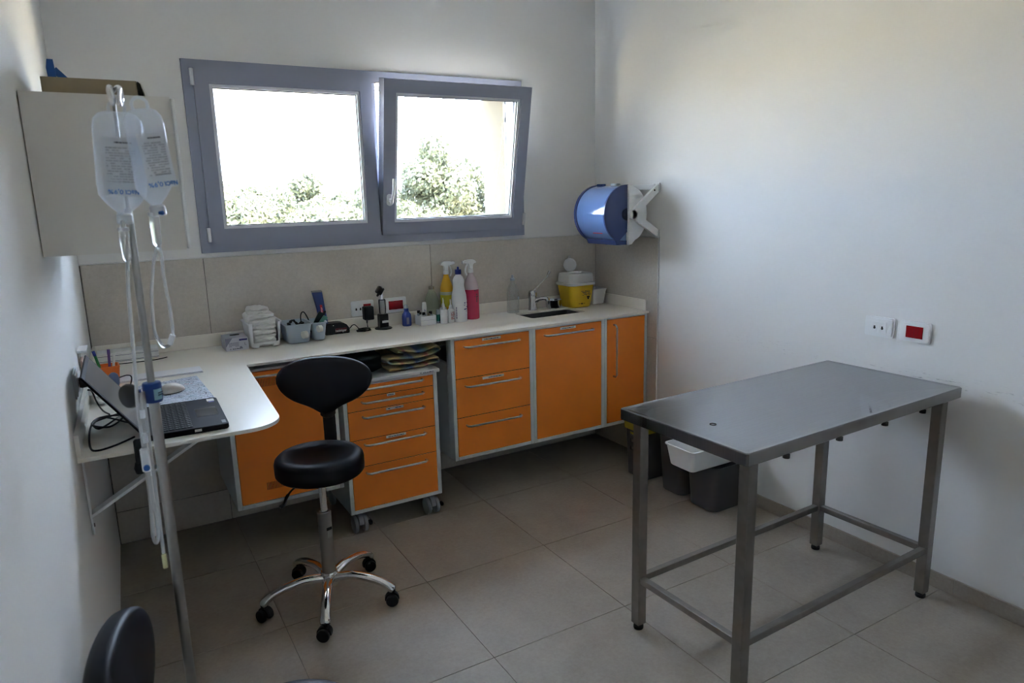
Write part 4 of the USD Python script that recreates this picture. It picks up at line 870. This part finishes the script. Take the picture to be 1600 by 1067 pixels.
# paper towel dispenser on its wall bracket
MATS['blue_clear'] = usdkit.material(stage, '/World/Looks/blue_clear', {'p': ('principled_bsdf', dict(base_color=lin(104, 130, 176), roughness=.10, specular_ior_level=.6, coat_weight=.4))}, surface='p.BSDF')
pm('blue_deep', lin(58, 72, 118), .2)
t = thing('towel_dispenser', 'blue and white paper roll dispenser on a white wall bracket in the right corner', 'dispenser')
cx, cz, r = 2.705, 1.508, .163
def half(a0, a1, rr, n=26): return [(cx + rr * math.cos(a), cz + rr * math.sin(a)) for a in np.linspace(a0, a1, n)]
a0, a1 = math.radians(88), math.radians(250)
sh = half(a0, a1, r) + [(cx - .01, cz - r - .012), (cx + .012, cz - r - .012)] + [(cx + .012, cz)]
def shell(ptsO, y0, y1, th=.0): return extr_y(ptsO, y0, y1)
part(t, 'cover', cat([shell(half(a0, a1, r) + [(cx - .035, cz - r + .004), (cx + .0, cz - r + .0), (cx + .0, cz)], -.548, -.285)]), 'blue_clear', smooth=40)
part(t, 'end_rim', extr_y(half(a0, a1, r + .002) + half(a1, a0, r - .012)[0:], -.556, -.545), 'blue_deep', smooth=40); part(t, 'end_rim', extr_y(half(a0, a1, r + .004) + half(a1, a0, r - .02), -.29, -.268), 'blue_deep', smooth=40)
e = part(t, 'end_cheek', extr_y(half(a0 , a1, r - .010) + [(cx, cz - .1)], -.556, -.548), 'blue_deep', smooth=40)
part(e, 'hub', T(Rx(lathe([(0, 0), (.036, 0), (.034, .005), (.012, .007), (0, .007)], 26), 90), cx - .012, -.556, cz + .004), 'blue_hub') if False else None
pm('blue_hub', lin(30, 42, 80), .3)
part(e, 'hub', extr_y([(cx - .004 + .034 * math.cos(a), cz + .034 * math.sin(a)) for a in np.linspace(PI / 2, 3 * PI / 2, 16)], -.560, -.556), 'blue_hub', smooth=40)
part(t, 'outlet_lip', extr_y([(cx - .085, cz - .143), (cx + .012, cz - .150), (cx + .012, cz - .172), (cx - .07, cz - .172)], -.550, -.28), 'blue_deep')
part(t, 'outlet_slot', extr_y([(cx - .092, cz - .138), (cx - .02, cz - .149), (cx - .02, cz - .153), (cx - .092, cz - .142)], -.552, -.279), 'blue_hub', smooth=False)
part(t, 'mark', T(Rz(Ry(face_front(dashes(.09, .010, 1, 95, .9)), 0), -90), cx - .128, -.45, cz - .104), 'print_red', smooth=False)
part(t, 'housing', cat([extr_y([(cx + .001, cz + r), (cx + .022, cz + r - .002)] + [(cx + .022 + .108 * math.cos(a), cz + .15 * math.sin(a)) for a in np.linspace(1.35, -1.35, 22)] + [(cx + .022, cz - r - .006), (cx + .001, cz - r - .010)], -.572, -.262)]), 'white_plastic', smooth=40)
for yy in (-.46, -.33):
    part(t, 'ridge_clip', cat([box(cx + .0 + k * .008 - .03, cx + .005 + k * .008 - .03, yy - .02, yy + .02, cz + r - .002, cz + r + .010, .001) for k in range(5)]), 'blue_deep' if yy > -.4 else 'cap_clear', kind='stuff')
def arm(y0, y1):
    a = np.array([cx + .005, cz]); out = []
    for tz in (1.655, 1.39):
        b = np.array([XR - .004, tz]); d = (b - a) / np.linalg.norm(b - a); n = np.array([-d[1], d[0]]) * .0195
        out.append(extr_y([a - n, b - n, b + n, a + n], y0, y1))
    out.append(T(Rx(lathe([(0, 0), (.026, 0), (.026, y1 - y0), (0, y1 - y0)], 20), 90), a[0], y1, a[1]))
    out += [box(XR - .010, XR - .0002, y0 - .006, y1 + .006, z_ - .024, z_ + .024, .002) for z_ in (1.655, 1.39)]
    return cat(out)
part(t, 'bracket_arm', arm(-.606, -.585), 'white_plastic'); part(t, 'bracket_arm', arm(-.25, -.229), 'white_plastic')
part(t, 'top_rail', box(XR - .03, XR - .0005, -.59, -.24, 1.642, 1.672, .002), 'white_plastic')
part(t, 'screw', cyl((XR - .04, -.607, 1.638), (XR - .04, -.604, 1.638), .005, 10), 'dark_gap')
# ------------------------------------------------------------------ desk things
pm('laptop_body', (.008, .007, .010), .6, specular_ior_level=.12)
pm('laptop_key', (.008, .008, .010), .5, specular_ior_level=.25)
pm('key_mark', (.10, .10, .11), .5)
pm('touchpad', (.035, .036, .045), .25)
MATS['screen'] = usdkit.material(stage, '/World/Looks/screen', {'p': ('principled_bsdf', dict(base_color=(.02, .02, .022), roughness=.12, specular_ior_level=.6, emission_color=(.5, .6, .8), emission_strength=.015))}, surface='p.BSDF')
t = thing('laptop', 'open black laptop at the near end of the desk, screen towards the left wall', 'laptop', (.258, -1.262, ZW + .0005), 90 - 1.5)
# local frame: x along the hinge (to the far end), y towards the user side is -y after the turn
W_, D_ = .352, .245
part(t, 'base', loft([ring(W_ - .006, D_ - .006, .01, 0, n=4), ring(W_, D_, .012, .004, n=4), ring(W_, D_, .012, .016, n=4), ring(W_ - .004, D_ - .004, .011, .018, n=4)]), 'laptop_body', smooth=30)
kb = []; km = []
for r_ in range(6):
    x = -.158
    for c_ in range(15):
        w = .0175 if not (r_ == 5 and 4 <= c_ < 9) else .0175
        kb.append(box(x, x + w, .082 - r_ * .0172 - .0145, .082 - r_ * .0172, .0185, .0205, .0005)); km.append(trimesh.creation.box(bounds=[(x + .004, .082 - r_ * .0172 - .007, .0204), (x + .009, .082 - r_ * .0172 - .004, .0207)])); x += .0208
part(t, 'keyboard', cat(kb), 'laptop_key', smooth=False, kind='stuff'); part(t, 'key_marks', cat(km), 'key_mark', smooth=False, kind='stuff')
part(t, 'touchpad', box(-.055, .05, -.105, -.040, .0178, .0186, .0002), 'touchpad')
part(t, 'sticker', box(.128, .160, -.112, -.088, .018, .0184, .0001), 'label_white', label='white and violet sticker'); part(t, 'logo_sticker', box(.112, .126, -.110, -.092, .018, .0183, .0001), 'navy_print')
part(t, 'brand_sticker', box(-.160, -.128, -.116, -.104, .018, .0183, .0001), 'key_mark')
part(t, 'port', box(-W_ / 2 - .0006, -W_ / 2 + .001, -.042, -.022, .006, .014, .0002), 'label_white')
def lidpose(m): return RX(m, -35, (0, .117, .018))
l = part(t, 'lid', lidpose(box(-W_ / 2, W_ / 2, .112, .119, .018, .264, .003)), 'laptop_body')
part(l, 'display', lidpose(box(-W_ / 2 + .012, W_ / 2 - .012, .1112, .1125, .034, .250, .0001)), 'screen', smooth=False)
part(t, 'hinge', cyl((-.15, .117, .017), (.15, .117, .017), .007, 14), 'black_plastic')
# cables
t = thing('laptop_cable', 'black cable looping over the desk behind the laptop screen', 'cable', (0, 0, ZW))
part(t, 'cord', tube(smoothpath([(.112, -1.395, .012), (.06, -1.425, .005), (.015, -1.445, .004), (-.004, -1.41, .004), (-.008, -1.25, .004), (.004, -1.13, .004), (.05, -1.085, .005), (.095, -1.07, .008), (.06, -1.16, .009), (.02, -1.23, .009), (.004, -1.17, .010), (.03, -1.10, .011), (.09, -1.13, .012), (.05, -1.24, .013), (.0, -1.19, .014), (.03, -1.12, .016), (.10, -1.22, .012)], 7), .003, 8), 'black_plastic')
t = thing('power_cable', 'black cable running along the left upstand to the wall socket', 'cable', (0, 0, ZW))
part(t, 'cord', tube(smoothpath([(.05, -1.05, .004), (.03, -.98, .004), (.016, -.95, .03), (.008, -1.0, .08), (.0, -1.06, .10)], 6), .0028, 8), 'black_plastic')
MATS['doodle'] = usdkit.material(stage, '/World/Looks/doodle', {'g': ('geometry', {}), 'v': ('voronoi_texture', dict(feature='distance_to_edge', scale=42.0)), 'n': ('noise_texture', dict(scale=22.0, detail=2.5, distortion=2.0)), 'n2': ('noise_texture', dict(scale=9.0, detail=2.0)),
    'vr': ('rgb_ramp', {'ramp': [(0.0, (1, 1, 1)), (.035, (1, 1, 1)), (.06, (0, 0, 0))]}), 'nr': ('rgb_ramp', {'ramp': [(.40, (0, 0, 0)), (.415, (.8, .8, .8)), (.43, (0, 0, 0)), (.475, (0, 0, 0)), (.49, (1, 1, 1)), (.51, (1, 1, 1)), (.525, (0, 0, 0)), (.57, (0, 0, 0)), (.585, (.9, .9, .9)), (.60, (0, 0, 0)), (.63, (0, 0, 0)), (.65, (.8, .8, .8)), (.67, (0, 0, 0))]}), 'mu': ('mix', dict(mix_type='multiply', fac=1.0)),
    'c': ('rgb_ramp', {'ramp': [(.35, lin(50, 80, 150)), (.5, lin(60, 66, 80)), (.62, lin(50, 130, 150)), (.7, lin(170, 90, 90))]}), 'mx': ('mix', dict(mix_type='mix', color1=lin(208, 214, 226))), 'p': ('principled_bsdf', dict(roughness=.45))},
    [('g.position', 'v.vector'), ('g.position', 'n.vector'), ('g.position', 'n2.vector'), ('v.distance', 'vr.fac'), ('n.fac', 'nr.fac'), ('nr.color', 'mx.fac'), ('n2.fac', 'c.fac'), ('c.color', 'mx.color2'), ('mx.color', 'p.base_color')], surface='p.BSDF')
single('desk_mat', extr(Polygon([(.09, -.69), (.372, -.632), (.388, -1.06), (.10, -1.06)]), 0, .0022), 'doodle', 'white desk mat covered in blue and black doodles, behind the laptop', 'mat', (0, 0, ZW + .0003), smooth=False)
pm('mouse_white', lin(205, 198, 190), .4)
t = thing('computer_mouse', 'white computer mouse on the doodle mat', 'mouse', (.262, -.862, ZW + .0028), 35)
mo = trimesh.creation.icosphere(3); v = mo.vertices; v = v * np.array([.052, .030, .033]); v[:, 2] = np.where(v[:, 2] < 0, v[:, 2] * .12, v[:, 2]); v[:, 2] += .004; v[:, 2] *= 1 - .25 * (v[:, 0] / .052); mo.vertices = v
part(t, 'shell', mo, 'mouse_white', smooth=60)
part(t, 'base_rim', lathe([(0, 0), (.9, 0), (.98, .003), (.9, .006), (0, .006)], 28).apply_transform(np.diag([.048, .028, 1, 1])), 'black_plastic')
single('folded_sheet', cat([box(.05, .405, -.575, -.462, 0, .003, .0005), box(.05, .402, -.572, -.466, .003, .006, .0005)]), 'paper', 'folded white paper lying on the desk behind the doodle mat', 'paper', (0, 0, ZW + .0003), smooth=False)
t = thing('flat_carton', 'flat white carton standing at the back of the desk against the upstand', 'box', (0, 0, ZW + .0004))
part(t, 'carton', box(.02, .27, -.125, -.022, 0, .045, .003), 'white_plastic'); part(t, 'seam', cat([box(.021, .269, -.1255, -.124, .030, .032, 0), box(.021, .269, -.1255, -.124, .006, .008, 0)]), 'glove_print', smooth=False, kind='stuff')
single('thin_cable', tube(smoothpath([(.03, -.17, .003), (.12, -.185, .003), (.24, -.19, .003), (.30, -.16, .003)], 6), .0022, 7), 'black_plastic', 'thin black cable lying in front of the flat white carton', 'cable', (0, 0, ZW))
pm('cup_orange', lin(240, 120, 40), .4)
t = thing('pen_cup', 'square orange pen cup at the left wall on the desk', 'cup', (.062, -.60, ZW + .0004), 4)
part(t, 'cup_shell', tub(.060, .06, .076, .076, .085, t=.0025, r=.006, lip=.001), 'cup_orange', smooth=30)
pm('pen_violet', lin(90, 60, 130), .4); pm('pen_green', lin(40, 130, 70), .4)
for lab, x, y, mt, tl, h in (('green pen with a blue cap leaning in the orange cup', -.020, -.012, 'pen_green', -12, .125), ('violet pen standing in the orange cup', .004, .0, 'pen_violet', 3, .12), ('white pen in the orange cup', .016, .012, 'white_plastic', 8, .10)):
    t = thing('pen', lab, 'pen', (.062 + x * .6, -.60 + y, ZW + .0075))
    part(t, 'barrel', Ry(cyl((0, 0, 0), (0, 0, h), .005, 10), tl), mt); part(t, 'cap', Ry(cyl((0, 0, h), (0, 0, h + .02), .0056, 10), tl), 'cap_blue' if 'green' in lab else mt)
t = thing('desk_webcam', 'small blue-grey desk gadget with a black cable in front of the orange cup', 'webcam', (.076, -.70, ZW + .0004))
pm('slate_blue', lin(96, 110, 140), .35)
part(t, 'foot', lathe([(0, 0), (.020, 0), (.021, .003), (.012, .012), (0, .012)], 20), 'black_plastic')
part(t, 'shell', lathe([(0, .011), (.012, .011), (.019, .03), (.020, .05), (.015, .066), (.006, .073), (0, .074)], 22), 'slate_blue', smooth=60)
part(t, 'lead', tube(smoothpath([(.015, 0, .05), (.045, -.01, .058), (.06, -.02, .05), (.05, -.04, .015), (.045, -.06, .003)], 5), .0024, 7), 'black_plastic')
# things fixed to the left wall by the desk
wx = lambda y: WL * y
leftm = lambda y, z: trimesh.transformations.translation_matrix((wx(y) + .0003, y, z)) @ trimesh.transformations.rotation_matrix(PI / 2 - .028, (0, 0, 1))
plate('white socket plate on the left wall behind the laptop', leftm(-1.13, 1.075), False, True)
t = thing('plug', 'black mains plug in the left wall socket behind the laptop', 'plug', mat=leftm(-1.112, 1.07) @ trimesh.transformations.translation_matrix((0, -.012, 0)))
part(t, 'plug_body', Rx(lathe([(0, 0), (.017, 0), (.019, .006), (.017, .025), (.008, .035), (0, .036)], 16), 90), 'black_plastic')
pm('skin_pink', lin(214, 176, 160), .5)
t = thing('wall_holder', 'clear and white holder with pinkish leaflets on the left wall above the pen cup', 'holder', mat=leftm(-.80, 1.02))
part(t, 'back_plate', box(-.05, .05, -.004, 0, -.06, .105, .001), 'clear_plastic'); part(t, 'leaflet', box(-.042, .042, -.012, -.005, -.054, .07, .001), 'skin_pink'); part(t, 'front_lip', box(-.05, .05, -.026, -.014, -.06, -.005, .002), 'white_plastic'); part(t, 'top_bar', box(-.055, .055, -.03, 0, .10, .108, .001), 'white_plastic')
t = thing('tissue_pack', 'white and pink soft pack lying on the desk by the left upstand', 'pack', (.032, -.84, ZW + .0004), 88)
part(t, 'pack_body', folded(.12, .05, .035, 33, .4).apply_translation((0, 0, .02)), 'label_white', smooth=60); part(t, 'band', folded(.05, .053, .037, 33, .4).apply_translation((0, 0, .02)), 'skin_pink', smooth=60)
t = thing('cable_clip', 'black cable clip hanging over the near desk edge below the laptop', 'clip', (.118, -1.492, ZW - .052))
part(t, 'clip_body', box(-.013, .013, -.012, .004, 0, .085, .005), 'black_plastic'); part(t, 'weight', T(lathe([(0, -.03), (.012, -.028), (.016, -.012), (.012, .004), (0, .006)], 16), -.004, -.004, .01), 'black_plastic')

# ------------------------------------------------------------------ on the trolley
pm('cushion_dark', lin(14, 26, 28), .85, bump=.3, bscale=180)
MATS['plaid'] = usdkit.material(stage, '/World/Looks/plaid', {'tc': ('texture_coordinate', {}), 's': ('separate_xyz', {}), 'a': ('attribute', dict(attribute='st')),
    's2': ('separate_xyz', {}), 'w': ('math', dict(math_type='fraction')), 'mul': ('math', dict(math_type='multiply', value2=3.0)),
    'r': ('rgb_ramp', {'ramp': [(0, lin(190, 168, 112)), (.16, lin(184, 156, 96)), (.22, lin(120, 130, 92)), (.32, lin(96, 126, 140)), (.40, lin(62, 92, 142)), (.46, lin(170, 166, 124)), (.62, lin(196, 174, 116)), (.68, lin(180, 112, 100)), (.72, lin(192, 174, 120)), (.84, lin(122, 138, 104)), (.92, lin(100, 128, 140)), (1.0, lin(190, 168, 112))]}),
    'w2': ('math', dict(math_type='fraction')), 'mul2': ('math', dict(math_type='multiply', value2=2.6)), 'r2': ('rgb_ramp', {'ramp': [(0, (1, 1, 1)), (.5, (1, 1, 1)), (.54, (.55, .62, .6)), (.74, (.55, .62, .6)), (.78, (1, .9, .8)), (1, (1, 1, 1))]}),
    'm': ('mix', dict(mix_type='multiply', fac=1.0)), 'p': ('principled_bsdf', dict(roughness=.9, sheen_weight=.3))},
    [('a.vector', 's2.vector'), ('s2.x', 'mul.value1'), ('mul.value', 'w.value1'), ('w.value', 'r.fac'), ('s2.y', 'mul2.value1'), ('mul2.value', 'w2.value1'), ('w2.value', 'r2.fac'), ('r.color', 'm.color1'), ('r2.color', 'm.color2'), ('m.color', 'p.base_color')], surface='p.BSDF')
single('dark_cushion', folded(.22, .34, .095, 11, .25), 'cushion_dark', 'dark green-black cushion on the trolley beside the folded plaid blanket', 'cushion', (1.118, -.335, .7875 + .053), 4, smooth=60)
def blanket():
    """a thick cloth folded in flat loops: a swept sheet, each fold a bend"""
    prof = [(.0, .012), (.18, .010), (.265, .014), (.275, .028), (.255, .040), (.16, .036), (.06, .042), (.005, .048), (-.008, .062), (.01, .076), (.10, .072), (.20, .064), (.27, .070), (.282, .082), (.262, .094), (.18, .088), (.12, .102), (.075, .112), (.05, .104), (.085, .096)]
    c = smoothpath([(x, 0, z) for x, z in prof], 6); n = len(c); tan = np.gradient(c, axis=0); tan /= np.linalg.norm(tan, axis=1, keepdims=True); nor = np.c_[-tan[:, 2], np.zeros(n), tan[:, 0]]
    ys = np.linspace(-.19, .19, 16); V, UV, F = [], [], []
    L = np.r_[0, np.cumsum(np.linalg.norm(np.diff(c, axis=0), axis=1))]; L = L / L[-1]
    for s in (-1, 1):
        for j, y in enumerate(ys):
            wob = (meshkit.fbm(np.c_[c[:, 0] * 9, np.full(n, y * 9 + 3), c[:, 2] * 12], 3, 4) - .5)
            q = c + nor * s * .0052; q = q.copy(); q[:, 1] = y + wob * .02; q[:, 2] += wob * .018 + .006 * np.sin(y * 16 + c[:, 0] * 14) * (c[:, 2] / .1); q[:, 0] += (meshkit.noise(np.c_[np.full(n, y * 14), c[:, 2] * 40, np.zeros(n)], 3) - .5) * .014
            V.append(q); UV.append(np.c_[L * 1.3, np.full(n, (y + .19) / .38)])
    V = np.vstack(V); UV = np.vstack(UV); m = len(ys); idx = lambda s, j, i: (s * m + j) * n + i
    for j in range(m - 1):
        for i in range(n - 1):
            F += [(idx(0, j, i), idx(0, j, i + 1), idx(0, j + 1, i + 1)), (idx(0, j, i), idx(0, j + 1, i + 1), idx(0, j + 1, i)), (idx(1, j, i), idx(1, j + 1, i + 1), idx(1, j, i + 1)), (idx(1, j, i), idx(1, j + 1, i), idx(1, j + 1, i + 1))]
    for i in range(n - 1):
        for j, fl_ in ((0, 0), (m - 1, 1)):
            a, b, c_, d = idx(0, j, i), idx(0, j, i + 1), idx(1, j, i + 1), idx(1, j, i); F += [(a, c_, b), (a, d, c_)] if not fl_ else [(a, b, c_), (a, c_, d)]
    for j in range(m - 1):
        for i, fl_ in ((0, 0), (n - 1, 1)):
            a, b, c_, d = idx(0, j, i), idx(0, j + 1, i), idx(1, j + 1, i), idx(1, j, i); F += [(a, b, c_), (a, c_, d)] if not fl_ else [(a, c_, b), (a, d, c_)]
    return trimesh.Trimesh(V, F, process=False), UV
bm, buv = blanket()
pth = uniq('/World', 'plaid_blanket'); mm = usdkit.mesh(stage, pth, bm, MATS['plaid'], smooth=True, uv=buv); place(mm, (1.235, -.335, .7885), 3)
cdata(mm.GetPrim(), label='folded plaid blanket in yellow, blue and green on the trolley top', category='blanket')

# ------------------------------------------------------------------ bins behind the steel table
t = thing('waste_bin', 'dark grey waste bin nearest the steel table, under the white tray', 'bin', (2.752, -1.245, 0))
part(t, 'bin_body', tub(.215, .185, .245, .21, .246, t=.003, r=.04, lip=.003), 'grey_bin', smooth=45)
t = thing('waste_bin', 'middle dark grey waste bin between the tray bin and the slotted crate', 'bin', (2.762, -1.012, 0))
part(t, 'bin_body', tub(.225, .165, .265, .20, .40, t=.003, r=.04, lip=.003), 'grey_bin', smooth=45)
t = thing('slotted_crate', 'dark grey crate with slots in its side, nearest the worktop corner', 'crate', (2.735, -.742, 0))
cr = man(tub(.20, .155, .225, .175, .34, t=.003, r=.012, lip=.004))
for i in range(3): cr = cr - man(box(-.3, -.06, -.045, .05, .155 + i * .045, .178 + i * .045, .002))
part(t, 'crate_body', tri(cr), 'grey_bin', smooth=25)
pm('crate_slat', lin(120, 118, 114), .5)
part(t, 'slot_insert', cat([box(-.098, -.094, -.044, .049, .156 + i * .045, .177 + i * .045, .001) for i in range(3)]), 'crate_slat', kind='stuff')
pm('bag_yellow', lin(176, 160, 50), .5)
t = thing('bin_bag', 'yellow bag hanging over the rim of the slotted crate', 'bag', (2.735, -.742, .0))
part(t, 'bag_skirt', torus_loft([ring(.240, .190, .016, .285), ring(.246, .196, .017, .345), ring(.236, .186, .016, .352), ring(.206, .156, .012, .350), ring(.200, .150, .012, .25), ring(.198, .148, .012, .25), ring(.204, .154, .012, .345), ring(.236, .186, .016, .3425), ring(.238, .188, .016, .285)]), 'bag_yellow', smooth=30)
t = thing('white_tub', 'white plastic tray resting on the waste bin behind the steel table', 'tray', (2.665, -1.238, .2475))
part(t, 'tub_shell', tub(.325, .165, .355, .20, .115, t=.003, r=.02, lip=.008), 'white_plastic', smooth=35)
